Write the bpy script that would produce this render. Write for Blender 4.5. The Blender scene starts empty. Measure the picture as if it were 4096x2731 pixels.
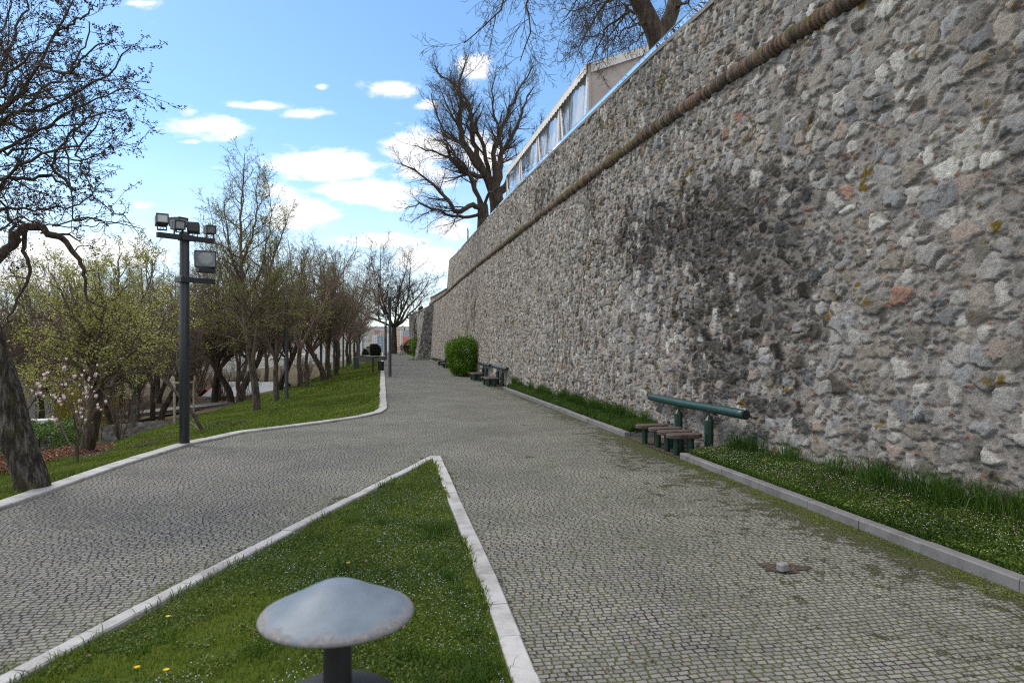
import bpy, math, random
import numpy as np
from mathutils import Vector

# ------------------------------------------------------------------ camera, sky, sun
sc = bpy.context.scene
col = sc.collection
R = math.radians
cam_d = bpy.data.cameras.new("camera")
cam = bpy.data.objects.new("camera", cam_d); col.objects.link(cam)
cam.location = (0, 0, 2.0); cam.rotation_euler = (R(90), 0, 0)
cam_d.lens = 24; cam_d.sensor_width = 36
cam_d.shift_y = 4.5 / 4096
cam_d.clip_start = 0.1; cam_d.clip_end = 12000
cam_d.dof.use_dof = True; cam_d.dof.focus_distance = 10.5; cam_d.dof.aperture_fstop = 2.4
sc.camera = cam

SUN_AZ = -62      # degrees clockwise from +Y (ahead and to the left, veiled by thin cloud)
SUN_EL = 52
world = bpy.data.worlds.new("World"); sc.world = world; world.use_nodes = True
sun_d = bpy.data.lights.new("sun", 'SUN'); sun_d.energy = 1.5; sun_d.angle = R(20); sun_d.color = (1.0, 0.93, 0.82)
sun = bpy.data.objects.new("sun", sun_d); col.objects.link(sun)
_a, _e = R(SUN_AZ), R(SUN_EL)
sdir = Vector((math.sin(_a)*math.cos(_e), math.cos(_a)*math.cos(_e), math.sin(_e)))
sun.rotation_euler = sdir.to_track_quat('Z', 'Y').to_euler()
sun.location = (0, 0, 60)
sc.view_settings.view_transform = 'Standard'; sc.view_settings.look = 'None'
sc.view_settings.exposure = 0.68; sc.view_settings.gamma = 1.0; sc.view_settings.use_curve_mapping = False
sc.render.engine = 'CYCLES'
sc.cycles.max_bounces = 6; sc.cycles.transparent_max_bounces = 16
sc.cycles.use_denoising = False
sc.cycles.pixel_filter_type = 'BLACKMAN_HARRIS'; sc.cycles.filter_width = 1.15
sc.cycles.sample_clamp_indirect = 4.0
SKY_K = 0.13
CLOUD_K = 6.5

# ------------------------------------------------------------------ node helpers
class NT:
    def __init__(self, tree):
        self.t = tree; self.n = tree.nodes; self.l = tree.links
    def new(self, ty, **kw):
        n = self.n.new(ty)
        for k, v in kw.items(): setattr(n, k, v)
        return n
    def link(self, a, b): self.l.new(a, b)
    def setin(self, sock, v):
        if hasattr(v, 'is_output') or isinstance(v, bpy.types.NodeSocket): self.l.new(v, sock)
        else: sock.default_value = v
    def math(self, op, a, b=None, c=None, clamp=False):
        n = self.new('ShaderNodeMath', operation=op); n.use_clamp = clamp
        self.setin(n.inputs[0], a)
        if b is not None: self.setin(n.inputs[1], b)
        if c is not None: self.setin(n.inputs[2], c)
        return n.outputs[0]
    def vmath(self, op, a, b=None):
        n = self.new('ShaderNodeVectorMath', operation=op)
        self.setin(n.inputs[0], a)
        if b is not None: self.setin(n.inputs[1], b)
        return n.outputs[0]
    def noise(self, vec, scale, detail=3, rough=0.55, out='Fac'):
        n = self.new('ShaderNodeTexNoise'); n.inputs['Scale'].default_value = scale
        n.inputs['Detail'].default_value = detail; n.inputs['Roughness'].default_value = rough
        if vec is not None: self.link(vec, n.inputs['Vector'])
        return n.outputs[out]
    def ramp(self, fac, stops, interp='LINEAR'):
        n = self.new('ShaderNodeValToRGB'); n.color_ramp.interpolation = interp
        e = n.color_ramp.elements
        while len(e) < len(stops): e.new(0.5)
        for el, (p, c) in zip(e, stops):
            el.position = p; el.color = (*c, 1) if len(c) == 3 else c
        self.setin(n.inputs[0], fac)
        return n.outputs[0]
    def mix(self, fac, a, b, mode='MIX'):
        n = self.new('ShaderNodeMix', data_type='RGBA', blend_type=mode)
        self.setin(n.inputs[0], fac)
        self.setin(n.inputs[6], a if not isinstance(a, tuple) else (*a, 1)[:4])
        self.setin(n.inputs[7], b if not isinstance(b, tuple) else (*b, 1)[:4])
        return n.outputs[2]
    def sstep(self, x, a, b):
        n = self.new('ShaderNodeMapRange', interpolation_type='SMOOTHSTEP')
        self.setin(n.inputs[0], x); self.setin(n.inputs[1], a); self.setin(n.inputs[2], b)
        n.inputs[3].default_value = 0; n.inputs[4].default_value = 1
        return n.outputs[0]
    def sep(self, v):
        n = self.new('ShaderNodeSeparateXYZ'); self.link(v, n.inputs[0]); return n.outputs
    def comb(self, x, y, z):
        n = self.new('ShaderNodeCombineXYZ')
        self.setin(n.inputs[0], x); self.setin(n.inputs[1], y); self.setin(n.inputs[2], z); return n.outputs[0]

def matn(name):
    m = bpy.data.materials.new(name); m.use_nodes = True
    nt = NT(m.node_tree); b = m.node_tree.nodes['Principled BSDF']
    return m, nt, b
def pos(nt): return nt.new('ShaderNodeTexCoord').outputs['Object']
def gpos(nt): return nt.new('ShaderNodeNewGeometry').outputs['Position']
def bump(nt, b, h, strength, dist):
    n = nt.new('ShaderNodeBump'); n.inputs['Strength'].default_value = strength; n.inputs['Distance'].default_value = dist
    nt.link(h, n.inputs['Height']); nt.link(n.outputs[0], b.inputs['Normal']); return n

def simple(name, c, rough=0.7, var=0.25, scale=6.0, metallic=0.0, bmp=0.0, spec=0.5, c2=None):
    m, nt, b = matn(name)
    p = pos(nt)
    f = nt.noise(p, scale, 5, 0.65)
    dk = tuple(x*(1-var) for x in c); lt = tuple(min(1, x*(1+var)) for x in c) if c2 is None else c2
    nt.link(nt.ramp(f, [(0.3, dk), (0.7, lt)]), b.inputs['Base Color'])
    b.inputs['Roughness'].default_value = rough; b.inputs['Metallic'].default_value = metallic
    b.inputs['Specular IOR Level'].default_value = spec
    if bmp: bump(nt, b, nt.noise(p, scale*6, 4), 0.6, bmp)
    return m

# ------------------------------------------------------------------ world: Nishita sky with clouds set by direction
def build_world():
    nt = NT(world.node_tree); bg = nt.n['Background']
    sky = nt.new('ShaderNodeTexSky', sky_type='NISHITA'); sky.sun_disc = False
    sky.sun_elevation = R(SUN_EL); sky.sun_rotation = R(SUN_AZ)
    sky.air_density = 1.0; sky.dust_density = 0.6; sky.ozone_density = 2.5; sky.altitude = 150
    d = nt.new('ShaderNodeTexCoord').outputs['Generated']
    s = nt.sep(d)
    yy = nt.math('MAXIMUM', s[1], 0.03)
    u = nt.math('DIVIDE', s[0], yy); v = nt.math('DIVIDE', s[2], yy)
    uv = nt.comb(u, v, 0.0)
    st = nt.comb(nt.math('MULTIPLY', u, 1.0), nt.math('MULTIPLY', v, 2.2), 0.0)
    n1 = nt.noise(st, 8.0, 8, 0.62); n2 = nt.noise(st, 30.0, 7, 0.65)
    wob = nt.math('ADD', nt.math('MULTIPLY', n1, 1.75), nt.math('MULTIPLY', n2, 0.9))
    blobs = [(470,290,115,30,1.1),(435,262,35,22,.75),(590,243,75,11,.85),(700,262,70,13,.75),(905,205,62,26,1.0),(985,240,32,15,.9),
             (1092,150,42,30,.95),(740,380,150,38,1.25),(850,440,130,30,1.15),(690,490,85,45,1.25),(960,345,95,42,1.2),(960,385,70,40,1.0),
             (640,440,60,30,.9),(1000,400,60,40,.9),(500,385,40,10,.6),(860,553,150,22,.9),(150,580,260,55,1.15),(60,640,160,40,1.1),(330,470,60,14,.4),
             (990,600,130,40,1.0),(1110,350,60,70,1.0),(910,470,50,20,.8),(1040,520,70,40,.9),(740,200,20,8,.6),(320,5,60,10,.5),(440,325,30,8,.7)]
    dens = None
    for X, Y, a, b_, k in blobs:
        cu = (X*1.7415-2048)/2731; cv = (1370-Y*1.7415)/2731
        su = a*1.7415/2731; sv = b_*1.7415/2731
        dx = nt.math('DIVIDE', nt.math('SUBTRACT', u, cu), su)
        dy = nt.math('DIVIDE', nt.math('SUBTRACT', v, cv), sv)
        r2 = nt.math('ADD', nt.math('MULTIPLY', dx, dx), nt.math('MULTIPLY', dy, dy))
        g = nt.math('MULTIPLY', nt.math('POWER', 2.718, nt.math('MULTIPLY', r2, -0.9)), k)
        dens = g if dens is None else nt.math('MAXIMUM', dens, g)
    # general broken cloud all round (what lights the place from behind and from the sides)
    dn = nt.noise(nt.vmath('MULTIPLY', d, (2.2, 2.2, 5.0)), 2.0, 6, 0.6)
    back = nt.sstep(nt.math('MULTIPLY', s[1], -1.0), -0.45, 0.05)
    back = nt.math('MAXIMUM', back, nt.math('MAXIMUM', nt.sstep(v, .60, .85), nt.sstep(nt.math('ABSOLUTE', u), .85, 1.15)))
    gen = nt.math('MULTIPLY', nt.sstep(dn, 0.34, 0.50), nt.math('MULTIPLY', back, .95))
    m = nt.sstep(nt.math('ADD', dens, nt.math('SUBTRACT', wob, 1.32)), 0.30, 0.88)
    m = nt.math('MAXIMUM', m, gen)
    hz = nt.math('MULTIPLY', nt.sstep(s[2], 0.30, 0.0), 0.55)          # pale air towards the horizon
    m2 = nt.math('MAXIMUM', m, hz)
    shade = nt.ramp(nt.noise(st, 12, 5, 0.6), [(0.3, (0.80*CLOUD_K, 0.84*CLOUD_K, 0.92*CLOUD_K)), (0.62, (CLOUD_K, CLOUD_K*0.985, CLOUD_K*0.96))])
    skyc = nt.mix(1.0, sky.outputs[0], (0.76, 0.93, 1.0, 1), 'MULTIPLY')
    c = nt.mix(m2, skyc, shade)
    nt.link(c, bg.inputs['Color']); bg.inputs['Strength'].default_value = SKY_K
build_world()

# ------------------------------------------------------------------ object helpers
F = 2731.0; H0 = 1370.0; S = 1.7415
def P(u, v, d): return np.array([(u-2048)/F*d, d, 2+(H0-v)/F*d])
def D(X, Y, d): return P(X*S, Y*S, d)

def tag(o, label=None, cat=None, group=None, kind=None):
    if label: o['label'] = label
    if cat: o['category'] = cat
    if group: o['group'] = group
    if kind: o['kind'] = kind
    return o
def empty(name, loc=(0,0,0), rz=0, **kw):
    o = bpy.data.objects.new(name, None); col.objects.link(o); o.location = loc; o.rotation_euler = (0,0,rz)
    o.empty_display_size = 0.2
    return tag(o, **kw)

class MB:
    """collects geometry for ONE mesh"""
    def __init__(s): s.V = []; s.F = []; s.n = 0
    def add(s, V, Fs):
        V = np.asarray(V, float); k = s.n
        s.V.append(V); s.F += [tuple(int(i)+k for i in f) for f in Fs]; s.n += len(V); return s
    def box(s, c, sz, rz=0, ax=None, bev=0.0):
        x, y, z = [q/2 for q in sz]
        b = min(bev, x*.9, y*.9, z*.9)
        if b <= 0:
            v = np.array([(sx*x, sy*y, sz_*z) for sz_ in (-1,1) for sx, sy in ((-1,-1),(1,-1),(1,1),(-1,1))])
            f = [(3,2,1,0),(4,5,6,7),(0,1,5,4),(1,2,6,5),(2,3,7,6),(3,0,4,7)]
        else:
            rings = []
            for zz, ins in ((-z, b), (-z+b, 0), (z-b, 0), (z, b)):
                rr = []
                for sx, sy in ((-1,-1),(1,-1),(1,1),(-1,1)):
                    a1 = (sx*(x-ins), sy*(y-ins-b)) ; a2 = (sx*(x-ins-b), sy*(y-ins))
                    rr += [a1, a2] if sx*sy > 0 else [a2, a1]
                rings += [(p, q, zz) for p, q in rr]
            v = np.array(rings); f = []
            for r in range(3):
                for i in range(8): j = (i+1) % 8; f.append((r*8+i, r*8+j, (r+1)*8+j, (r+1)*8+i))
            f.append(tuple(range(7,-1,-1))); f.append(tuple(range(24,32)))
        if ax is not None:
            M = np.array(ax, float); v = v @ M
        elif rz:
            ca, sa = math.cos(rz), math.sin(rz)
            v = np.stack([v[:,0]*ca-v[:,1]*sa, v[:,0]*sa+v[:,1]*ca, v[:,2]], 1)
        return s.add(v+np.array(c, float), f)
    def tube(s, pts, rad, k=8, cap=True, square=False):
        pts = np.asarray(pts, float); n = len(pts); rad = np.broadcast_to(np.asarray(rad, float), (n,))
        T = np.gradient(pts, axis=0); T /= np.linalg.norm(T, axis=1, keepdims=True)+1e-9
        m = T.mean(0); ref = np.eye(3)[int(np.argmin(abs(m)))]
        U = np.cross(T, ref); U /= np.linalg.norm(U, axis=1, keepdims=True)+1e-9; W = np.cross(T, U)
        a = np.arange(k)/k*2*math.pi + (math.pi/4 if square else 0)
        V = pts[:,None,:] + rad[:,None,None]*(np.cos(a)[None,:,None]*U[:,None,:]+np.sin(a)[None,:,None]*W[:,None,:])
        f = []
        for i in range(n-1):
            for j in range(k): j2 = (j+1) % k; f.append((i*k+j, i*k+j2, (i+1)*k+j2, (i+1)*k+j))
        if cap: f.append(tuple(range(k-1,-1,-1))); f.append(tuple((n-1)*k+j for j in range(k)))
        return s.add(V.reshape(-1,3), f)
    def lathe(s, prof, c=(0,0,0), k=32, cap=True):
        c = np.array(c, float); V = []; f = []
        for r, z in prof:
            for j in range(k):
                a = 2*math.pi*j/k; V.append((r*math.cos(a), r*math.sin(a), z))
        n = len(prof)
        for i in range(n-1):
            for j in range(k): j2 = (j+1) % k; f.append((i*k+j, i*k+j2, (i+1)*k+j2, (i+1)*k+j))
        if cap: f.append(tuple(range(k-1,-1,-1))); f.append(tuple((n-1)*k+j for j in range(k)))
        return s.add(np.array(V)+c, f)
    def build(s, name, mat, parent=None, smooth=False, **kw):
        me = bpy.data.meshes.new(name); me.from_pydata(np.concatenate(s.V).tolist(), [], s.F)
        me.materials.append(mat)
        if smooth: me.polygons.foreach_set('use_smooth', [True]*len(me.polygons))
        me.update()
        o = bpy.data.objects.new(name, me); col.objects.link(o)
        if parent is not None: o.parent = parent
        return tag(o, **kw)

def npmesh(name, V, Fc, mat, parent=None, smooth=False, cols=None, cname='col', link=True, **kw):
    """V (n,3), Fc (m,k) equal-sided faces"""
    V = np.ascontiguousarray(V, dtype=np.float32); Fc = np.ascontiguousarray(Fc, dtype=np.int32)
    me = bpy.data.meshes.new(name); m, k = Fc.shape
    me.vertices.add(len(V)); me.vertices.foreach_set('co', V.ravel())
    me.loops.add(m*k); me.loops.foreach_set('vertex_index', Fc.ravel())
    me.polygons.add(m); me.polygons.foreach_set('loop_start', np.arange(m, dtype=np.int32)*k)
    me.polygons.foreach_set('loop_total', np.full(m, k, dtype=np.int32))
    if smooth: me.polygons.foreach_set('use_smooth', np.ones(m, dtype=bool))
    me.update(calc_edges=True); me.validate()
    if cols is not None:
        a = me.color_attributes.new(cname, 'FLOAT_COLOR', 'POINT')
        c4 = np.ones((len(V), 4), np.float32); c4[:, :cols.shape[1]] = cols
        a.data.foreach_set('color', c4.ravel())
    me.materials.append(mat)
    o = bpy.data.objects.new(name, me)
    col.objects.link(o)
    if parent is not None: o.parent = parent
    return tag(o, **kw)

def copy_tree(o, parent=None):
    c = o.copy(); col.objects.link(c)
    if parent is not None: c.parent = parent
    for ch in list(o.children): copy_tree(ch, c)
    return c

# numpy noise ---------------------------------------------------------------
def _h(ix, iy, s):
    n = (ix.astype(np.int64)*374761393 + iy.astype(np.int64)*668265263 + s*1274126177) & 0xffffffff
    n = ((n ^ (n >> 13))*1274126177) & 0xffffffff
    n = n ^ (n >> 16)
    n = (n*2246822519) & 0xffffffff
    n = n ^ (n >> 15)
    return (n & 0xffffff)/float(0xffffff)
def vnoise(x, y, s=0):
    ix = np.floor(x); iy = np.floor(y); fx = x-ix; fy = y-iy
    fx = fx*fx*(3-2*fx); fy = fy*fy*(3-2*fy)
    a = _h(ix, iy, s); b = _h(ix+1, iy, s); c = _h(ix, iy+1, s); d = _h(ix+1, iy+1, s)
    return (a*(1-fx)+b*fx)*(1-fy)+(c*(1-fx)+d*fx)*fy
def fbm(x, y, s=0, o=4):
    t = 0; a = .5; n = 0
    for i in range(o): t = t+a*vnoise(x*2**i, y*2**i, s+i*17); n += a; a *= .55
    return t/n
def ss(x, a, b):
    t = np.clip((x-a)/(b-a), 0, 1); return t*t*(3-2*t)

# ------------------------------------------------------------------ plan of the place
LK = np.array([(0,-5.6),(4,-5.85),(8.1,-6.1),(11,-6.28),(13.3,-6.25),(15,-5.9),(16.7,-4.75),(18.2,-3.95),(19.3,-3.68),(20.5,-3.75),(109,-20.55),(150,-28.3)])
def xk(y): return np.interp(y, LK[:,0], LK[:,1])
RK = np.array([(0,5.08),(5.42,4.07),(11.7,2.9),(78,-9.5),(78.4,-11.75),(86,-12.6),(109,-16.9),(150,-24.5)])
def xr(y): return np.interp(y, RK[:,0], RK[:,1])
WM = np.array([(2,7.0),(5,6.17),(9.77,4.88),(12.5,4.1),(15.97,3.23),(25,1.4),(36.2,-.78),(52,-3.75),(67.6,-6.45),(81.5,-9.2),(88,-10.6)])
def xm(y): return np.interp(y, WM[:,0], WM[:,1])
def topz(y): return 2+np.interp(y, [0,14,18.8,26,31,56,61,67.5], [6.72,6.72,6.83,7.0,7.17,7.56,7.76,8.10])
CR = np.array([(0,-6.6),(5,-6.9),(8,-7.3),(11,-8.1),(16,-10.5),(21,-12.5),(30,-13),(44,-13.2),(55,-14.9),(80,-19),(120,-26),(160,-35)])
def terrain(x, y):
    x = np.asarray(x, float); y = np.asarray(y, float)
    s = np.maximum(xk(y)-x, 0); xc = np.interp(y, CR[:,0], CR[:,1]); sc_ = np.maximum(xk(y)-xc, .1)
    z = 0.035-0.15*np.minimum(s, sc_)*ss(s, 0, .8)
    t = np.maximum(s-sc_, 0)
    drop = 0.40*t*ss(t, 0, 1.5); drop = 2.4*(1-np.exp(-drop/2.4))
    z = z-drop
    far = np.maximum(s-18, 0); z = z-0.10*far*ss(far, 0, 12)
    ft = np.maximum(y-150, 0); z = z-np.where(y > 150, 0.28*ft, 0)
    z = np.maximum(z, -62)
    z = np.where((xk(y)-x) <= .13, -0.06-np.where(y > 150, np.minimum(.28*(y-150), 61), 0), z)
    z = z+ss(s, .3, 2)*0.05*(vnoise(x*.9, y*.9, 5)-.5)
    z = z+np.where(s > 20, 1.5*(fbm(x*.02, y*.02, 9)-.5)*ss(s, 20, 60), 0)
    rr = np.hypot(x, y)                                   # low hills round the city plain
    z = z+ss(rr, 2500, 5200)*(150+70*fbm(x*.0006, y*.0006, 3))
    return z
def T1(x, y): return float(terrain(np.array([x]), np.array([y]))[0])
def ray(u, v, dmin=5, dmax=200):
    """the place where the ground is met in that direction"""
    for d in np.arange(dmin, dmax, .05):
        p = P(u, v, d)
        if p[2] <= T1(p[0], p[1]): return p
    return P(u, v, dmax)

# ------------------------------------------------------------------ materials
def m_cobble():
    m, nt, b = matn('sett_paving')
    p = gpos(nt)
    mp = nt.new('ShaderNodeMapping'); mp.inputs['Rotation'].default_value = (0, 0, R(-10.6)); nt.link(p, mp.inputs[0])
    q0 = mp.outputs[0]
    w1 = nt.vmath('SUBTRACT', nt.noise(q0, 0.9, 2, .5, 'Color'), (.5, .5, .5))
    w2 = nt.vmath('SUBTRACT', nt.noise(q0, 9.0, 2, .5, 'Color'), (.5, .5, .5))
    w3 = nt.vmath('SUBTRACT', nt.noise(q0, 38.0, 2, .5, 'Color'), (.5, .5, .5))
    q = nt.vmath('ADD', q0, nt.vmath('MULTIPLY', w1, (.14, .10, 0)))
    q = nt.vmath('ADD', q, nt.vmath('MULTIPLY', w2, (.040, .013, 0)))
    q = nt.vmath('ADD', q, nt.vmath('MULTIPLY', w3, (.012, .008, 0)))
    qs = nt.sep(q); row = nt.math('FLOOR', nt.math('DIVIDE', qs[1], .052))
    wn = nt.new('ShaderNodeTexWhiteNoise', noise_dimensions='1D'); nt.link(row, wn.inputs['W']); ws = nt.new('ShaderNodeSeparateColor'); nt.link(wn.outputs['Color'], ws.inputs[0])
    rx = nt.noise(nt.comb(nt.math('MULTIPLY', qs[0], 5.5), nt.math('MULTIPLY', row, 7.31), 0.0), 1.0, 2, .6)
    x2 = nt.math('ADD', nt.math('MULTIPLY', qs[0], nt.math('MULTIPLY_ADD', ws.outputs[0], .30, .85)), nt.math('MULTIPLY_ADD', ws.outputs[1], .9, nt.math('MULTIPLY', rx, .10)))
    q = nt.comb(x2, qs[1], 0.0)
    br = nt.new('ShaderNodeTexBrick'); br.offset = 0.0; br.squash = 1.0
    nt.link(q, br.inputs['Vector'])
    for k, v in (('Scale', 1.0), ('Mortar Size', .0078), ('Mortar Smooth', .6), ('Brick Width', .066), ('Row Height', .052), ('Bias', 0.0)): br.inputs[k].default_value = v
    br.inputs['Color1'].default_value = (0, 0, 0, 1); br.inputs['Color2'].default_value = (1, 1, 1, 1)
    rnd = br.outputs['Color']; joint = br.outputs['Fac']; joint = nt.math('MULTIPLY', joint, nt.ramp(nt.noise(q0, 14, 3, .6), [(.34, (.35,)*3), (.62, (.95,)*3)]))
    fine = nt.noise(p, 260, 4, .7); mid = nt.noise(p, 60, 4, .6); big = nt.noise(p, .55, 4, .6)
    stone = nt.ramp(rnd, [(0.0, (.175,.173,.172)), (.35, (.208,.205,.201)), (.7, (.232,.229,.224)), (.95, (.27,.266,.259)), (1.0, (.255,.22,.195))])
    stone = nt.mix(0.55, stone, nt.ramp(fine, [(.3, (.55,.55,.55)), (.7, (1.3,1.3,1.3))]), 'MULTIPLY')
    stone = nt.mix(0.5, stone, nt.ramp(mid, [(.3, (.72,.72,.72)), (.7, (1.2,1.2,1.2))]), 'MULTIPLY')
    stone = nt.mix(0.8, stone, nt.ramp(big, [(.30, (.66,.66,.67)), (.68, (1.20,1.19,1.16))]), 'MULTIPLY')
    # wear and growth
    at = nt.new('ShaderNodeAttribute', attribute_name='moss').outputs['Fac']
    mn = nt.noise(p, 5.5, 6, .72); mn2 = nt.noise(p, 1.3, 4, .6); mn3 = nt.noise(p, 45, 3, .6)
    mossy = nt.math('ADD', nt.math('ADD', at, nt.math('MULTIPLY', nt.math('SUBTRACT', mn, .5), 1.9)), nt.math('MULTIPLY', nt.math('SUBTRACT', mn2, .5), 1.0))
    over = nt.sstep(nt.math('ADD', mossy, nt.math('MULTIPLY', nt.math('SUBTRACT', mn3, .5), .8)), .52, .66)     # grows over the stones
    injoint = nt.sstep(nt.math('ADD', mossy, nt.math('MULTIPLY', nt.math('SUBTRACT', mn3, .5), 1.1)), .02, .20)
    soil = nt.ramp(nt.noise(p, 90, 3, .6), [(.3, (.012,.010,.008)), (.7, (.042,.030,.022))])
    moss = nt.ramp(nt.noise(p, 140, 4, .7), [(.25, (.030,.036,.008)), (.5, (.075,.085,.020)), (.75, (.14,.14,.035))])
    jc = nt.mix(injoint, soil, moss)
    jm = nt.sstep(joint, .10, .50)
    c = nt.mix(jm, stone, jc)
    c = nt.mix(nt.math('MULTIPLY', over, .93), c, nt.mix(nt.sstep(mn3, .45, .7), moss, soil))
    nt.link(c, b.inputs['Base Color']); b.inputs['Roughness'].default_value = .82; b.inputs['Specular IOR Level'].default_value = .3
    h = nt.math('SUBTRACT', nt.math('ADD', nt.math('MULTIPLY', mid, .35), nt.math('MULTIPLY', rnd, .28)), nt.math('MULTIPLY', nt.sstep(joint, 0, .8), 1.0))
    h = nt.math('ADD', h, nt.math('MULTIPLY', over, nt.math('MULTIPLY', mn3, 1.6)))
    h = nt.math('ADD', h, nt.math('MULTIPLY', fine, .16))
    bump(nt, b, h, 1.0, .020)
    return m
M_COB = m_cobble()

def m_wall():
    m, nt, b = matn('rubble_masonry')
    p = pos(nt)
    c = nt.new('ShaderNodeAttribute', attribute_name='col').outputs['Color']
    a = nt.new('ShaderNodeAttribute', attribute_name='col').outputs['Alpha']
    f = nt.noise(p, 70, 5, .75); g = nt.noise(p, 16, 5, .7); sp = nt.noise(p, 32, 4, .8)
    c = nt.mix(.85, c, nt.ramp(f, [(.3, (.60,.60,.60)), (.7, (1.36,1.36,1.36))]), 'MULTIPLY')
    c = nt.mix(.85, c, nt.ramp(g, [(.3, (.6,.6,.61)), (.5, (1,1,1)), (.72, (1.35,1.33,1.28))]), 'MULTIPLY')
    c = nt.mix(nt.math('MULTIPLY', nt.sstep(sp, .61, .72), .5), c, (.055,.05,.045, 1))
    c = nt.mix(nt.math('MULTIPLY', nt.sstep(nt.noise(p, 24, 3, .7), .66, .74), .75), c, (.42,.42,.40, 1))
    nt.link(c, b.inputs['Base Color']); b.inputs['Roughness'].default_value = .92; b.inputs['Specular IOR Level'].default_value = .2
    h = nt.math('ADD', nt.math('MULTIPLY', f, .55), nt.math('ADD', nt.math('MULTIPLY', g, 1.2), nt.math('MULTIPLY', nt.noise(p, 160, 3, .7), .2)))
    bump(nt, b, h, 1.0, .034)
    return m
M_WALL = m_wall()

def m_blade(name, stops, rough=.5, trans=.35):
    m, nt, b = matn(name)
    g = nt.new('ShaderNodeNewGeometry')
    r = g.outputs['Random Per Island']
    big = nt.noise(g.outputs['Position'], .8, 4, .6)
    f = nt.math('ADD', nt.math('MULTIPLY', r, .62), nt.math('MULTIPLY', nt.sstep(big, .3, .7), .34))
    c = nt.ramp(f, stops)
    nt.link(c, b.inputs['Base Color']); b.inputs['Roughness'].default_value = rough; b.inputs['Specular IOR Level'].default_value = .3
    t = nt.new('ShaderNodeBsdfTranslucent'); nt.link(c, t.inputs[0])
    mx = nt.new('ShaderNodeMixShader'); mx.inputs[0].default_value = trans
    out = nt.n['Material Output']; nt.link(b.outputs[0], mx.inputs[1]); nt.link(t.outputs[0], mx.inputs[2]); nt.link(mx.outputs[0], out.inputs[0])
    return m
M_GRASS = m_blade('grass_blades', [(.15, (.034,.068,.006)), (.4, (.085,.135,.010)), (.65, (.155,.200,.020)), (.9, (.26,.27,.05)), (1.0, (.32,.27,.12))])
M_TUFT = m_blade('tall_grass', [(.15, (.016,.052,.005)), (.5, (.045,.105,.010)), (.9, (.09,.16,.020))])
M_COVER = m_blade('ground_cover', [(.15, (.026,.054,.007)), (.45, (.066,.112,.013)), (.75, (.125,.178,.022)), (1.0, (.22,.26,.05))])
M_LEAFP = m_blade('pale_young_leaf', [(.1, (.18,.20,.03)), (.5, (.36,.38,.08)), (.8, (.58,.58,.22)), (1.0, (.75,.75,.50))], trans=.5)
M_LEAFY = m_blade('lime_young_leaf', [(.1, (.15,.18,.015)), (.5, (.28,.31,.03)), (1.0, (.42,.42,.06))], trans=.5)
M_LEAFO = m_blade('yellow_leaf', [(.1, (.16,.14,.012)), (.6, (.30,.25,.02)), (1.0, (.40,.34,.05))], trans=.45)
M_BUSH = m_blade('bush_leaf', [(.1, (.030,.085,.003)), (.5, (.085,.19,.005)), (.85, (.18,.30,.012)), (1.0, (.26,.36,.03))], trans=.3)
M_YEW = m_blade('yew_leaf', [(.1, (.006,.012,.004)), (1.0, (.022,.035,.010))], trans=.1)
M_BUD = m_blade('dark_bud', [(.1, (.020,.012,.010)), (.7, (.055,.030,.018)), (1.0, (.16,.075,.03))], trans=.1)
M_BEECH = m_blade('dry_beech_leaf', [(.1, (.09,.035,.018)), (.5, (.20,.085,.045)), (1.0, (.34,.17,.10))], trans=.25)
M_JUN = m_blade('juniper_leaf', [(.1, (.025,.060,.008)), (.5, (.07,.14,.015)), (1.0, (.16,.24,.04))], trans=.2)
M_PETAL = m_blade('magnolia_petal', [(.1, (.55,.36,.40)), (.5, (.78,.66,.68)), (1.0, (.88,.85,.84))], trans=.4)
M_BLUE = m_blade('speedwell_petal', [(.1, (.35,.42,.70)), (1.0, (.62,.68,.85))], trans=.2)
M_WHITEF = m_blade('white_petal', [(.1, (.6,.6,.58)), (1.0, (.8,.8,.78))], trans=.2)
M_PURPLE = m_blade('purple_deadnettle', [(.1, (.05,.02,.045)), (.6, (.13,.06,.11)), (1.0, (.25,.15,.22))], trans=.2)
M_DAND = m_blade('dandelion_petal', [(.1, (.75,.48,.01)), (1.0, (.85,.62,.02))], trans=.2)
M_DRY = m_blade('dry_leaf', [(.1, (.06,.04,.028)), (1.0, (.22,.15,.10))], trans=.1)

def m_bark(name, c1, c2, ridge=14, dist=.03, moss=0.0):
    m, nt, b = matn(name)
    p = pos(nt); q = nt.vmath('MULTIPLY', p, (1, 1, .22))
    n = nt.noise(q, ridge, 6, .7); n2 = nt.noise(p, 4, 4, .6)
    c = nt.ramp(n, [(.33, tuple(x*.35 for x in c1)), (.48, c1), (.68, c2)])
    if moss: c = nt.mix(nt.math('MULTIPLY', nt.sstep(n2, .5, .68), moss), c, (.10,.085,.02, 1))
    nt.link(c, b.inputs['Base Color']); b.inputs['Roughness'].default_value = .9; b.inputs['Specular IOR Level'].default_value = .2
    bump(nt, b, n, 1.0, dist)
    return m
M_BARK = m_bark('grey_brown_bark', (.070,.058,.048), (.17,.15,.13))
M_BARKN = m_bark('furrowed_bark', (.060,.050,.042), (.27,.25,.23), 17, .16, .5)
M_BARKD = m_bark('dark_bark', (.055,.042,.034), (.14,.112,.09), 10, .04, .35)
M_TWIG = m_bark('brown_twig', (.12,.090,.072), (.24,.19,.155), 30, .004)
M_TWIGR = m_bark('reddish_twig', (.17,.12,.105), (.34,.25,.22), 30, .004)
M_TWIGD = m_bark('dark_twig', (.060,.045,.036), (.13,.105,.085), 30, .004)

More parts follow.
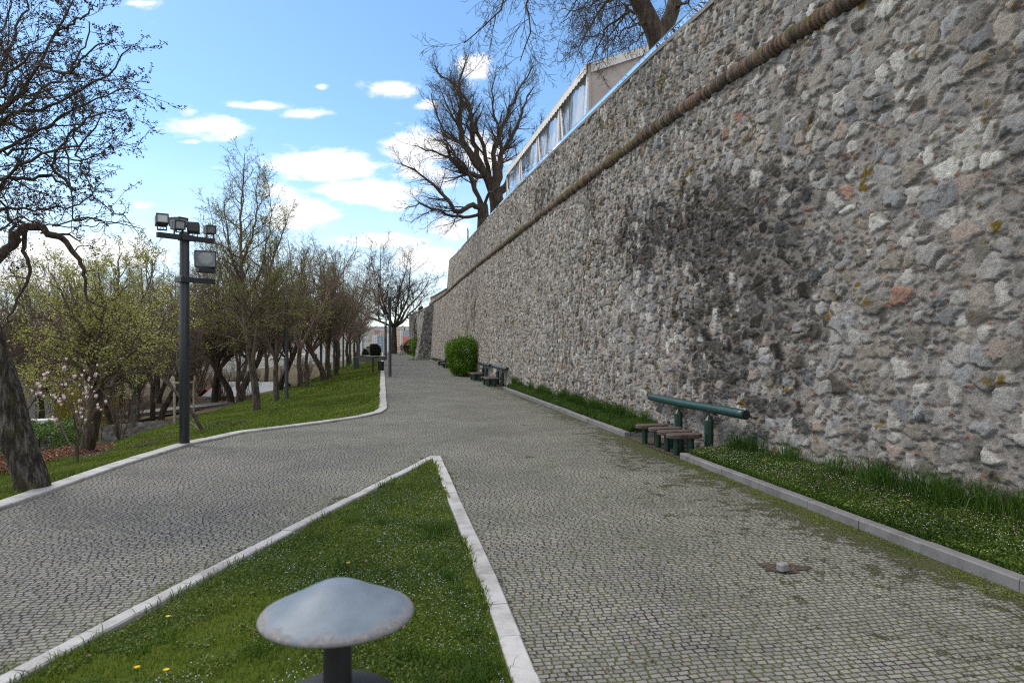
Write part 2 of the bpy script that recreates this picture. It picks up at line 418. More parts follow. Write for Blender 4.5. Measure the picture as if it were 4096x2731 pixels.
def m_soilgrass():
    m, nt, b = matn('turf')
    p = gpos(nt); r = nt.vmath('LENGTH', p)
    n = nt.noise(p, 1.1, 6, .7); f = nt.noise(p, 22, 5, .75)
    c = nt.ramp(nt.math('ADD', nt.math('MULTIPLY', n, .55), nt.math('MULTIPLY', f, .45)), [(.32, (.030,.050,.008)), (.5, (.065,.100,.013)), (.68, (.12,.155,.024))])
    c = nt.mix(nt.sstep(nt.noise(p, .5, 5, .6), .60, .72), c, (.085,.065,.035, 1))
    far = nt.new('ShaderNodeVectorMath', operation='LENGTH'); nt.link(p, far.inputs[0])
    town = nt.ramp(nt.noise(p, .012, 6, .7), [(.3, (.06,.075,.05)), (.5, (.16,.15,.13)), (.7, (.27,.25,.23))])
    lit = nt.new('ShaderNodeAttribute', attribute_name='litter').outputs['Fac']
    c = nt.mix(nt.math('MULTIPLY', lit, nt.sstep(n, .30, .52)), c, nt.ramp(f, [(.3, (.045,.032,.020)), (.7, (.15,.11,.075))]))
    c = nt.mix(nt.sstep(far.outputs['Value'], 160, 420), c, town)
    nt.link(c, b.inputs['Base Color']); b.inputs['Roughness'].default_value = .95; b.inputs['Specular IOR Level'].default_value = .1
    bump(nt, b, f, 1.0, .03)
    return m
M_TURF = m_soilgrass()
M_DARKTURF = simple('bed_soil', (.035,.045,.018), .95, .5, 14, bmp=.02, spec=.1)
M_SOIL = simple('bare_soil', (.080,.066,.056), .95, .45, 18, bmp=.02, spec=.1)
def m_granite(name, c, dark=.0):
    m, nt, b = matn(name)
    p = gpos(nt); f = nt.noise(p, 240, 3, .8); g = nt.noise(p, 3.0, 5, .7)
    col_ = nt.mix(.7, (*c, 1), nt.ramp(f, [(.3, (.6,.6,.6)), (.7, (1.35,1.35,1.35))]), 'MULTIPLY')
    col_ = nt.mix(.8, col_, nt.ramp(g, [(.30, (.50,.48,.45)), (.52, (.95,.95,.94)), (.7, (1.10,1.10,1.10))]), 'MULTIPLY')
    g2 = nt.new('ShaderNodeNewGeometry').outputs['Random Per Island']
    col_ = nt.mix(.7, col_, nt.ramp(g2, [(0, (.84,.84,.85)), (1, (1.12,1.11,1.1))]), 'MULTIPLY')
    nt.link(col_, b.inputs['Base Color']); b.inputs['Roughness'].default_value = .75; b.inputs['Specular IOR Level'].default_value = .3
    bump(nt, b, f, .5, .003)
    return m
M_KERBL = m_granite('pale_granite', (.42,.42,.43))
M_KERBR = m_granite('grey_granite', (.185,.185,.195))
M_CONC = simple('coping_concrete', (.20,.195,.185), .9, .3, 5, bmp=.01)
M_POLE = simple('anthracite_paint', (.030,.034,.042), .42, .25, 3)
M_POLE2 = simple('slate_blue_paint', (.055,.070,.090), .45, .25, 3)
M_GREEN = simple('green_paint', (.006,.036,.029), .36, .35, 12, c2=(.012,.060,.050), bmp=.002, spec=.5)
M_GREEND = simple('dark_green_paint', (.005,.032,.022), .4, .4, 10, c2=(.010,.050,.036))
def m_wood():
    m, nt, b = matn('weathered_wood')
    p = pos(nt); q = nt.vmath('MULTIPLY', p, (2.0, 16, 6)); n = nt.noise(q, 6, 6, .7); w = nt.noise(p, 3, 3, .6)
    c = nt.ramp(n, [(.3, (.030,.022,.020)), (.55, (.085,.060,.052)), (.75, (.15,.115,.10))])
    c = nt.mix(nt.math('MULTIPLY', nt.sstep(w, .5, .7), .3), c, (.10,.050,.042, 1))
    nt.link(c, b.inputs['Base Color']); b.inputs['Roughness'].default_value = .62; bump(nt, b, n, .9, .008)
    return m
M_WOOD = m_wood()
M_STAKE = simple('pale_round_timber', (.30,.25,.19), .85, .3, 9, bmp=.004)
M_BLACK = simple('black_paint', (.008,.008,.010), .6, .3, 5)
M_ZINC = None
def m_zinc():
    m, nt, b = matn('zinc_cap')
    p = pos(nt); s = nt.sep(p)
    n = nt.noise(p, 9, 5, .65); f = nt.noise(p, 60, 4, .7)
    # dirt gathers towards the rim as a ragged ring
    r = nt.math('SQRT', nt.math('ADD', nt.math('MULTIPLY', s[0], s[0]), nt.math('MULTIPLY', s[1], s[1])))
    edge = nt.sstep(nt.math('ADD', r, nt.math('MULTIPLY', nt.math('SUBTRACT', n, .5), .14)), .215, .250)
    c = nt.ramp(n, [(.3, (.11,.145,.19)), (.7, (.17,.21,.265))])
    c = nt.mix(nt.math('MULTIPLY', edge, .75), c, nt.ramp(f, [(.3, (.12,.105,.10)), (.7, (.30,.27,.255))]))
    c = nt.mix(nt.math('MULTIPLY', nt.sstep(nt.noise(p, 26, 3, .6), .70, .76), .6), c, (.62,.62,.62, 1))
    nt.link(c, b.inputs['Base Color']); b.inputs['Metallic'].default_value = .0; b.inputs['Specular IOR Level'].default_value = .35
    nt.link(nt.ramp(edge, [(0, (.50,)*3), (1, (.9,)*3)]), b.inputs['Roughness'])
    bump(nt, b, f, .25, .004)
    return m
M_ZINC = m_zinc()
def m_glass(name, tint, gloss=.12, alpha=.75):
    m, nt, b = matn(name)
    t = nt.new('ShaderNodeBsdfTransparent'); t.inputs[0].default_value = (*tint, 1)
    g = nt.new('ShaderNodeBsdfGlossy'); g.inputs['Roughness'].default_value = .03; g.inputs[0].default_value = (.9,.95,1,1)
    fr = nt.new('ShaderNodeFresnel'); fr.inputs[0].default_value = 1.5
    mx = nt.new('ShaderNodeMixShader'); f2 = nt.math('ADD', fr.outputs[0], gloss, clamp=True)
    nt.link(f2, mx.inputs[0]); nt.link(t.outputs[0], mx.inputs[1]); nt.link(g.outputs[0], mx.inputs[2])
    nt.link(mx.outputs[0], nt.n['Material Output'].inputs[0]); nt.n.remove(b)
    return m
M_GLASS = m_glass('blue_tinted_glass', (.80,.93,.96), .06)
M_LENS = simple('frosted_lens', (.50,.52,.53), .25, .1, 8, spec=.7)
M_LENSD = simple('dim_lens', (.13,.15,.17), .22, .2, 8, spec=.8)
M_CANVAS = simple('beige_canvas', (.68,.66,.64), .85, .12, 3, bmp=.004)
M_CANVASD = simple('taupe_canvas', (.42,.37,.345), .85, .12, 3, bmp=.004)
def m_pvc():
    m, nt, b = matn('clear_pvc')
    p = pos(nt); w = nt.noise(nt.vmath('MULTIPLY', p, (.7, .7, .35)), 1.6, 3, .5)
    t = nt.new('ShaderNodeBsdfTransparent'); t.inputs[0].default_value = (.88,.93,.97,1)
    g = nt.new('ShaderNodeBsdfGlossy'); g.inputs['Roughness'].default_value = .08; g.inputs[0].default_value = (.85,.9,.95,1)
    df = nt.new('ShaderNodeBsdfDiffuse'); df.inputs[0].default_value = (.62,.68,.75,1)
    bp = nt.new('ShaderNodeBump'); bp.inputs['Strength'].default_value = 1; bp.inputs['Distance'].default_value = .12
    nt.link(w, bp.inputs['Height']); nt.link(bp.outputs[0], g.inputs['Normal'])
    m1 = nt.new('ShaderNodeMixShader'); m1.inputs[0].default_value = .55; nt.link(t.outputs[0], m1.inputs[1]); nt.link(g.outputs[0], m1.inputs[2])
    m2 = nt.new('ShaderNodeMixShader'); nt.link(nt.math('MULTIPLY', nt.sstep(w, .35, .75), .6), m2.inputs[0]); nt.link(m1.outputs[0], m2.inputs[1]); nt.link(df.outputs[0], m2.inputs[2])
    nt.link(m2.outputs[0], nt.n['Material Output'].inputs[0]); nt.n.remove(b)
    return m
M_PVC = m_pvc()

# ------------------------------------------------------------------ ground
def grid_faces(nr, nc):
    i = np.arange(nr-1)[:,None]*nc+np.arange(nc-1)[None,:]
    return np.stack([i, i+1, i+nc+1, i+nc], -1).reshape(-1, 4)

def build_ground():
    def band(a, b, n): return np.linspace(a, b, n, endpoint=False)
    ys = np.concatenate([band(-40,0,12), band(0,50,260), band(50,160,180), band(160,600,60), band(600,9000,60), [9000]])
    xs = np.concatenate([band(-9000,-700,36), band(-700,-120,40), band(-120,-40,80), band(-40,-3,300), band(-3,30,60), band(30,300,24), band(300,9000,36), [9000]])
    X, Y = np.meshgrid(xs, ys); Z = terrain(X, Y)
    Z = np.where(Y < 0, terrain(X, np.zeros_like(Y)), Z)
    s_ = xk(Y)-X; sc_ = xk(Y)-np.interp(Y, CR[:,0], CR[:,1]); li = ss(s_-sc_, 1.2, 4.5)*(Y > 5)
    npmesh('ground', np.stack([X, Y, Z], -1).reshape(-1,3), grid_faces(len(ys), len(xs)), M_TURF, smooth=True, cols=np.repeat(li.reshape(-1,1), 3, 1), cname='litter', kind='structure')
build_ground()

WL = np.array([(0,-3.9),(4.0,-3.0),(6.0,-2.62),(8.63,-2.08),(10.3,-1.72),(11.75,-1.42)])      # wedge lawn, left kerb line
WR = np.array([(0,.66),(4.0,-.005),(5.77,-.30),(8.88,-.87),(11.75,-1.38)])                       # wedge lawn, left edge of its right kerb
NICHES = [(11.75,14.45,1.0),(29.2,33.0,.75),(34.2,38.0,.75),(52,57.5,.6),(58.5,62.5,.5)]
def seg_dist(X, Y, line):
    """distance to a plan polyline given as (y,x) rows"""
    d = np.full(X.shape, 1e9)
    for (y0,x0),(y1,x1) in zip(line[:-1], line[1:]):
        vx, vy = x1-x0, y1-y0; t = np.clip(((X-x0)*vx+(Y-y0)*vy)/(vx*vx+vy*vy), 0, 1)
        d = np.minimum(d, np.hypot(X-x0-t*vx, Y-y0-t*vy))
    return d
def build_path():
    ys = np.concatenate([np.linspace(0, 30, 300, endpoint=False), np.linspace(30, 150, 240)])
    nc = 140; t = np.linspace(0, 1, nc)
    X = (xk(ys)-.0)[:,None]*(1-t)+(xr(ys)+.03)[:,None]*t; Y = np.repeat(ys[:,None], nc, 1)
    Z = np.zeros_like(X)+.006*(vnoise(X*1.3, Y*1.3, 2)-.5)+.02*(vnoise(X*.3, Y*.3, 4)-.5)*ss(np.minimum(X-xk(Y), xr(Y)-X), .1, 1)
    dr = np.abs(xr(Y)-X); dw = seg_dist(X, Y, WL); dwr = seg_dist(X, Y, WR+np.array([0,.15])); dl = seg_dist(X, Y, LK)
    moss = .15*np.ones_like(X)+.10*ss(X+.2*Y, 1.2, 3.5)*ss(18-Y, 0, 8)
    moss += .62*np.exp(-dr/.38)*(.7+.3*np.sin(Y*1.1))+.22*np.exp(-dr/1.4)
    moss += .55*np.exp(-dw/.22)+.34*np.exp(-dwr/.10)+.34*np.exp(-dl/.12)
    moss -= .24*ss(-X, 1.8, 4)*ss(14-Y, 0, 3)
    moss -= .10*ss(Y, 20, 45)
    dn = np.hypot((X-3.0), (Y-13.2)*.5); moss += .35*np.exp(-dn/.7)
    c = np.repeat(np.clip(moss, 0, 1).reshape(-1,1), 3, 1)
    npmesh('path', np.stack([X, Y, Z], -1).reshape(-1,3), grid_faces(len(ys), nc), M_COB, smooth=True, cols=c, cname='moss', kind='structure')
    mb = MB()
    for y0, y1, w in NICHES:
        a = [(xr(y)-.02, y, .012) for y in (y0, y1)]; b_ = [(xr(y)+w, y, .014) for y in (y1, y0)]
        mb.add(a+b_, [(0,3,2,1)])
    mb.build('niche_soil', M_SOIL, kind='structure')
build_path()

def kerb(name, pts, w, z0, z1, L, mat, side=1, kind='structure', ch=.012, zf=None):
    """pts: (x,y) run of the path-side edge; stone blocks w wide to the given side (1 = right of travel)"""
    pts = np.array(pts, float); sg = np.diff(pts, axis=0); ln = np.hypot(*sg.T); cum = np.r_[0, np.cumsum(ln)]
    mb = MB(); rs = random.Random(7); t = 0
    while t < cum[-1]-.05:
        t2 = min(t+L*rs.uniform(.85, 1.15), cum[-1]); n = max(2, int((t2-t)/.3)+1)
        tt = np.linspace(t+.003, t2-.003, n)
        px = np.interp(tt, cum, pts[:,0]); py = np.interp(tt, cum, pts[:,1])
        j = np.clip(np.searchsorted(cum, tt, 'right')-1, 0, len(sg)-1)
        dx = np.gradient(px); dy = np.gradient(py); q = np.hypot(dx, dy)+1e-9; nx, ny = dy/q*side, -dx/q*side
        o1 = rs.uniform(-.004, .004); dz = rs.uniform(-.005, .005)
        prof = [(0, z0), (0, z1-ch), (ch, z1), (w-ch, z1), (w, z1-ch), (w, z0)]
        V = []
        for k in range(n):
            for a, z in prof: V.append((px[k]+nx[k]*(a+o1), py[k]+ny[k]*(a+o1), z+(dz if z > z0 else 0)))
        f = []
        for k in range(n-1):
            for i in range(5): f.append((k*6+i, k*6+i+1, (k+1)*6+i+1, (k+1)*6+i))
        f += [tuple(range(5,-1,-1)), tuple((n-1)*6+i for i in range(6))]
        mb.add(V, f); t = t2
    return mb.build(name, mat, kind=kind)
def smooth_line(L2, n=6):
    L2 = np.array(L2, float); d = np.r_[0, np.cumsum(np.hypot(*np.diff(L2, axis=0).T))]
    t = np.linspace(0, d[-1], len(L2)*n)
    a = np.stack([np.interp(t, d, L2[:,0]), np.interp(t, d, L2[:,1])], 1)
    for _ in range(4): a[1:-1] = (a[:-2]+2*a[1:-1]+a[2:])/4
    return a
kerb('kerb', [(x, y) for y, x in LK if y >= 0][:9]+[(xk(y), y) for y in np.arange(19.6, 140, 1.0)], .26, -.12, .045, .8, M_KERBL, side=-1)
kerb('kerb', [(x+.16, y) for y, x in WR], .15, -.08, .055, .62, M_KERBL, side=-1)
kerb('kerb', [(x-.0, y) for y, x in WL], .13, -.08, .055, .5, M_KERBL, side=1)
kr = [0.0]
for y0, y1, w in NICHES: kr += [y0, y1]
kr.append(77.6)
for i in range(0, len(kr), 2):
    a, b = kr[i], kr[i+1]
    kerb('kerb', [(float(xr(y)), y) for y in np.linspace(a, b, max(3, int((b-a)/1.5)))], .13, -.08, .105, 1.0, M_KERBR, side=1)
for y0, y1, w in NICHES:
    for y in (y0, y1):
        s = 1 if y == y0 else -1
        kerb('kerb', [(float(xr(y))+.135, y-.13*s if s < 0 else y-.0), (float(xr(y))+w, y-.13*s if s < 0 else y-.0)], .12, -.08, .10, .6, M_KERBR, side=1 if s > 0 else 1)
    kerb('kerb', [(float(xr(y))+w, y) for y in (y0+.02, y1-.15)], .10, -.08, .10, 1.0, M_KERBR, side=1)
kerb('kerb', [(-9.55,77.9),(-11.9,78.1)], .13, -.08, .10, .9, M_KERBR, side=-1)
kerb('kerb', [(float(xr(y)), y) for y in np.linspace(79, 135, 30)], .14, -.08, .10, 1.0, M_KERBR, side=1)

# ------------------------------------------------------------------ rubble wall
PAL = np.array([(.20,.195,.19),(.25,.245,.24),(.30,.295,.285),(.17,.175,.185),(.25,.255,.265),(.27,.245,.22),(.31,.265,.225),(.28,.235,.21),
                (.36,.355,.34),(.115,.105,.095),(.15,.14,.125),(.22,.20,.175),(.42,.42,.405),(.27,.175,.14),(.25,.15,.12),(.075,.068,.060)])
WA = np.array([6,7,6,2.5,4,1.2,.5,.7,4.4,1.6,1.8,4,2.2,.05,.12,1.0]); WB = np.array([5,6,5,2,1.8,4,2.6,3.2,3.4,3.0,3.6,5,1.2,.04,.12,3.0])
WA /= WA.sum(); WB /= WB.sum()
def vor(px, py, seed, jit=.85):
    ix = np.floor(px); iy = np.floor(py)
    f1 = np.full(px.shape, 9.); f2 = f1.copy(); idv = np.zeros(px.shape); sx = np.zeros(px.shape); sy = np.zeros(px.shape)
    for dx in (-1,0,1):
        for dy in (-1,0,1):
            cx = ix+dx; cy = iy+dy
            qx = cx+.5+jit*(_h(cx, cy, seed)-.5); qy = cy+.5+jit*(_h(cx, cy, seed+1)-.5)
            w = .75+.6*_h(cx, cy, seed+2); ax = .8+.5*_h(cx, cy, seed+5)
            ex = (px-qx)*ax; ey = (py-qy)/ax
            d = (np.abs(ex)**2.6+np.abs(ey)**2.6)**(1/2.6)*w
            i = _h(cx, cy, seed+3)
            nb = d < f1
            f2 = np.where(nb, f1, np.minimum(f2, d)); idv = np.where(nb, i, idv)
            sx = np.where(nb, ex, sx); sy = np.where(nb, ey, sy); f1 = np.where(nb, d, f1)
    return f1, f2, idv, sx, sy
def rubble(Tc, Hh, big, stain, seed, pal_w=None, brick=True):
    """Tc along, Hh up (metres), big 0..1 chooses the coarse or the fine coursing. -> displacement, colour"""
    wx = .13*(fbm(Tc*5, Hh*5, seed+50, 4)-.5); wy = .13*(fbm(Tc*5, Hh*5, seed+60, 4)-.5)
    def layer(sx_, sy_, sd, wts, gap0, gapv, prot):
        f1, f2, i, ex, ey = vor((Tc+wx)/sx_, (Hh+wy)/sy_, sd)
        e = f2-f1; j = (i*7919.13) % 1; k = (i*104729.7) % 1; l = (i*1299.71) % 1
        g = gap0+gapv*j**2
        m = ss(e, g, g+.06); dome = ss(e, g, g+.30)
        c = PAL[np.searchsorted(np.cumsum(wts), i*.99999).clip(0, len(PAL)-1)]
        c = c*(.90+.28*k)[...,None]*(.80+.40*fbm(Tc*17, Hh*17, sd+4, 3))[...,None]*1.22
        tilt = (ex*(j-.5)+ey*(k-.3))*.9
        h = m*prot*(.30+1.1*l*l+.22*dome+tilt*1.3)
        rough = .55*prot*(fbm(Tc*22, Hh*22, sd+9, 4)-.5)
        return m, c, h+rough*m, i
    mA, cA, hA, iA = layer(.27, .22, seed, WA, .035, .55, .040)
    mB, cB, hB, iB = layer(.135, .165, seed+100, WB if pal_w is None else pal_w, .03, .24, .046)
    big = np.clip(big, 0, 1)
    selA = big > .5; idb = np.where(selA, iA, iB); idb = (idb*6151.3) % 1; nfine = fbm(Tc*25, Hh*25, seed+71, 3)
    m = np.where(selA, mA, mB); h = np.where(selA, hA, hB); c = np.where(selA[...,None], cA, cB)
    # small stones and brick bits pushed into the wide joints
    f1, f2, i, ex, ey = vor((Tc-wx)/.085, (Hh-wy)/.062, seed+200, .9)
    keep = ((i*31.7) % 1) < .42
    ms = ss(f2-f1, .12, .24)*keep*(1-m)
    pal_s = np.where((((i*77.7) % 1) < (.085 if brick else .03))[...,None], np.array([.27,.150,.115]), PAL[(i*971 % 12).astype(int)])
    c = c*m[...,None]+(1-m)[...,None]*(pal_s*ms[...,None]+(1-ms)[...,None]*(np.array([.292,.274,.262])*(.74+.45*fbm(Tc*9, Hh*9, seed+7))[...,None]))
    h = h+ms*.03+(1-m)*(.010*(fbm(Tc*14, Hh*14, seed+8)-.5))
    h = h+.05*(fbm(Tc*.8, Hh*.8, seed+11, 3)-.5)
    ye = ss(fbm(Tc*3.1, Hh*3.1, seed+31, 3), .66, .74)*m*(((i*3.3) % 1) < .35)
    c = c*(1-ye[...,None])+ye[...,None]*np.array([.15,.105,.02])
    st = np.clip(stain, 0, 1); hit = ss(st*1.0-idb+.35*(nfine-.5), -.10, .22)
    c = c*(1-.72*hit*m*(.70+.5*nfine)-.36*st*(1-m)-.10*st*m)[...,None]
    return h, c

YW = [3.0]
while YW[-1] < 88: YW.append(YW[-1]+(.06 if YW[-1] < 6 else .026 if YW[-1] < 12 else .036 if YW[-1] < 24 else .052 if YW[-1] < 45 else .075))
YW = np.array(YW); XMW = xm(YW)
for _ in range(60): XMW[1:-1] = (XMW[:-2]+2*XMW[1:-1]+XMW[2:])/4
TW = np.r_[0, np.cumsum(np.hypot(np.diff(YW), np.diff(XMW)))]
_tx = np.gradient(XMW, YW); _q = np.hypot(_tx, 1); NXW = -1/_q; NYW = _tx/_q          # outward normal, towards the path
MZ = 6.9
def setb(h): return np.where(h < MZ, -.07*(MZ-h), .055*(h-MZ)+.06)                      # batter: negative = forward
def parapet(y): return np.where(y < 67.5, topz(y), np.interp(y, [67.5,88], [7.30,7.72]))
def wall_part(i0, i1, n):
    YW, XMW, TW, NXW, NYW = [q[i0:i1] for q in (YW_, XMW_, TW_, NXW_, NYW_)]
    tt = np.linspace(0, 1, n)
    top = parapet(YW)
    Hh = (-.1)+(top+.1)[:,None]*tt[None,:]
    Tc = np.repeat(TW[:,None], n, 1); Yc = np.repeat(YW[:,None], n, 1)
    bound = 12.3+1.3*(fbm(Tc*.9, Hh*.9, 77, 3)-.5)*2-.10*(Hh-2)
    big = np.where(Yc < bound, 1., 0.)*(Hh < MZ)
    big = np.where(Hh >= MZ, (vnoise(Tc*.35, Hh*.5, 12) > .72)*1., big)
    far_big = (vnoise(Tc*.22, Hh*.4, 21) > .80)*1.
    big = np.maximum(big, far_big)
    # black weathering: hangs below the roll and in one large ragged patch
    p1 = np.exp(-(((Tc-TW_[np.searchsorted(YW_, 12.9)])/2.8)**2+((Hh-3.5)/1.6)**2))
    p2 = np.exp(-(((Tc-TW_[np.searchsorted(YW_, 15.5)])/3.2)**2+((Hh-4.6)/.9)**2))
    p3 = np.exp(-(((Tc-TW_[np.searchsorted(YW_, 11.2)])/1.2)**2+((Hh-3.2)/1.2)**2))
    p4 = np.exp(-(((Tc-TW_[np.searchsorted(YW_, 12.2)])/1.6)**2+((Hh-1.2)/1.1)**2))
    p5 = .8*np.exp(-(((Tc-TW_[np.searchsorted(YW_, 46)])/5)**2+((Hh-4.2)/1.6)**2))
    p6 = .55*np.exp(-(((Tc-TW_[np.searchsorted(YW_, 27)])/9)**2+((Hh-7.6)/.9)**2))
    nz = fbm(Tc*1.3, Hh*1.3, 33, 5); nf = fbm(Tc*6, Hh*4, 35, 4)
    st = ss(p1*1.15+p2*1.0+p3*.8+p4*.85+p5+p6+(nz-.5)*2.4+(nf-.5)*1.6, .36, 1.25)*.95
    st = np.maximum(st, ss(fbm(Tc*.8, Hh*.25, 44, 5)+(nf-.5)*.5, .62, .82)*.5)
    h, c = rubble(Tc, Hh, big, st, 3)
    warm = ss(Yc, 20, 45)[...,None]; c = c*(1+warm*np.array([.03,.0,-.03]))
    off = -setb(Hh)+h
    X = XMW[:,None]+NXW[:,None]*off; Yp = YW[:,None]+NYW[:,None]*off
    return np.stack([X, Yp, Hh], -1).reshape(-1, 3), c.reshape(-1, 3), grid_faces(len(YW), n)[:, ::-1]
YW_, XMW_, TW_, NXW_, NYW_ = YW, XMW, TW, NXW, NYW
def wall_sheet():
    cuts = [0]+[int(np.searchsorted(YW, y)) for y in (20, 40)]+[len(YW)]; Vs, Cs, Fs, k = [], [], [], 0
    for i in range(3):
        V, c, f = wall_part(max(cuts[i]-1, 0), cuts[i+1]+(1 if i < 2 else 0), (500, 330, 190)[i]); Vs.append(V); Cs.append(c); Fs.append(f+k); k += len(V)
    return npmesh('stone_wall', np.concatenate(Vs), np.concatenate(Fs), M_WALL, smooth=True, cols=np.concatenate(Cs),
                  label='tall battered rubble stone fortress wall running along the right of the path', cat='wall')
WALL = wall_sheet()
def at_wall(y, off, z):
    """point a given distance in front of (+) or behind (-) the plane of the roll"""
    i = np.clip(np.searchsorted(YW, y), 0, len(YW)-1)
    return np.array([XMW[i]+NXW[i]*off, YW[i]+NYW[i]*off, z])

def moulding():
    ys = [3.0]
    while ys[-1] < 87.5: ys.append(ys[-1]+max(.018, .0022*ys[-1]))
    ys = np.array(ys); t = np.interp(ys, YW, TW); X = np.interp(ys, YW, XMW); NX = np.interp(ys, YW, NXW); NY = np.interp(ys, YW, NYW)
    k = 11; a = np.linspace(-100, 100, k)*math.pi/180
    tile = t/.052; ti = np.floor(tile); fr = tile-ti; r = .128+.026*(_h(ti, ti*0, 5)-.5)
    r = r+.016*np.sin(np.clip(fr, 0, 1)*math.pi)**.5-.012+.03*(vnoise(t*1.2, t*0, 8)-.5)
    zc = MZ+.03*(vnoise(t*.6, t*0+3, 8)-.5)
    off = .03+r[:,None]*np.cos(a)[None]; zz = zc[:,None]+r[:,None]*np.sin(a)[None]*1.05
    V = np.stack([X[:,None]+NX[:,None]*off, ys[:,None]+NY[:,None]*off, zz], -1)
    c = np.array([(.15,.12,.10),(.105,.085,.07),(.20,.165,.14),(.23,.13,.09),(.085,.07,.055)])[(_h(ti, ti*0, 9)*4.999).astype(int)]
    c = c*(.75+.5*_h(ti, ti*0+2, 4))[:,None]
    c = np.where(((fr < .18) | (fr > .86))[:,None], c*.55, c)
    C = np.repeat(c[:,None,:], k, 1)
    ms = ss(vnoise(t*.7, t*0, 15)+.5*(vnoise(t*5, t*0, 16)-.5), .42, .62)[:,None]*ss(np.sin(a)[None]+.4*(vnoise(t*9, t*0, 2)[:,None]-.5), -.5, .4)
    C = C*(1-.8*ms[...,None])+.8*ms[...,None]*np.array([.105,.095,.018])
    npmesh('moulding', V.reshape(-1,3), grid_faces(len(ys), k)[:, ::-1], M_WALL, parent=WALL, smooth=True, cols=C.reshape(-1,3), label='mossy roll moulding of tiles on edge along the wall')
moulding()
def strip_mesh(name, ys, fn, mat, parent=None, **kw):
    rows = np.array([fn(y) for y in ys]); n = rows.shape[1]
    F_ = []
    for i in range(len(ys)-1):
        for j in range(n): j2 = (j+1) % n; F_.append((i*n+j, (i+1)*n+j, (i+1)*n+j2, i*n+j2))
    me = MB(); me.add(rows.reshape(-1,3), F_+[tuple(range(n)), tuple((len(ys)-1)*n+j for j in range(n-1,-1,-1))])
    return me.build(name, mat, parent, **kw)
def coping_row(y):
    z = float(topz(y)); o = -float(setb(z))
    return [at_wall(y, o+.055, z-.015), at_wall(y, o+.055, z+.075), at_wall(y, o-.85, z+.09), at_wall(y, o-.85, z-.015)]
strip_mesh('coping', np.r_[np.linspace(3, 66.5, 150)], coping_row, M_CONC, WALL)
def cop2(y):
    z = float(parapet(y)); o = -float(setb(z))
    return [at_wall(y, o+.16, z-.01), at_wall(y, o+.16, z+.09), at_wall(y, o-.7, z+.30), at_wall(y, o-.7, z-.01)]
strip_mesh('coping', np.linspace(68.0, 87.3, 20), cop2, simple('verdigris_lead', (.16,.21,.20), .7, .25, 4), WALL)
# end return of the high part and the terraces behind
def sheet(name, P4, mat, kind='structure', parent=None):
    mb = MB(); mb.add(P4, [tuple(range(len(P4)))]); return mb.build(name, mat, parent, kind=kind)
M_TERR = simple('terrace_gravel', (.22,.20,.18), .9, .25, 4)
mb = MB()
yy = np.linspace(3, 67, 34)
for a, b in zip(yy[:-1], yy[1:]):
    pa, pb = at_wall(a, -.9, float(topz(a))-.02), at_wall(b, -.9, float(topz(b))-.02)
    mb.add([pa, pb, (60, b, pb[2]), (60, a, pa[2])], [(0,3,2,1)])
mb.build('terrace_ground', M_TERR, kind='structure')
mb = MB(); mb.add([at_wall(67.3, -.5, 6.75), at_wall(88, -.5, 6.75), (-15.3,118,6.55), (-17.6,128,6.55), (-17,160,6.5), (40,160,6.5), (60,67.3,6.75)], [(6,5,4,3,2,1,0)])
mb.build('terrace_ground', M_TERR, kind='structure')
def flatrubble(name, A, B, zt, zb, nh, seed, mat, lean=0.0, parent=None, stain=.25, step=.08, kind=None, **kw):
    """a rubble face between plan points A and B; zt may be (zA, zB); lean pushes the foot out"""
    A = np.array(A, float); B = np.array(B, float); L = np.hypot(*(B-A)); n = max(4, int(L/step)+1)
    t = np.linspace(0, 1, n); d = (B-A)/L; nrm = np.array([d[1], -d[0]])
    zt = np.interp(t, [0, 1], zt if hasattr(zt, '__len__') else (zt, zt))
    m = max(4, int((zt.max()-zb)/step)+1); q = np.linspace(0, 1, m)
    Hh = zb+(zt-zb)[:,None]*q[None]; Tc = np.repeat((t*L)[:,None], m, 1)
    h, c = rubble(Tc+seed*3.3, Hh, np.ones_like(Tc)*.9, stain*ss(fbm(Tc*.9, Hh*.9, seed), .35, .7)*1.4, seed)
    off = h+lean*(zt[:,None]-Hh)
    X = A[0]+d[0]*Tc+nrm[0]*off; Y = A[1]+d[1]*Tc+nrm[1]*off
    V = np.stack([X, Y, Hh], -1).reshape(-1,3)
    return npmesh(name, V, grid_faces(n, m), mat, parent, smooth=True, cols=c.reshape(-1,3), **kw)
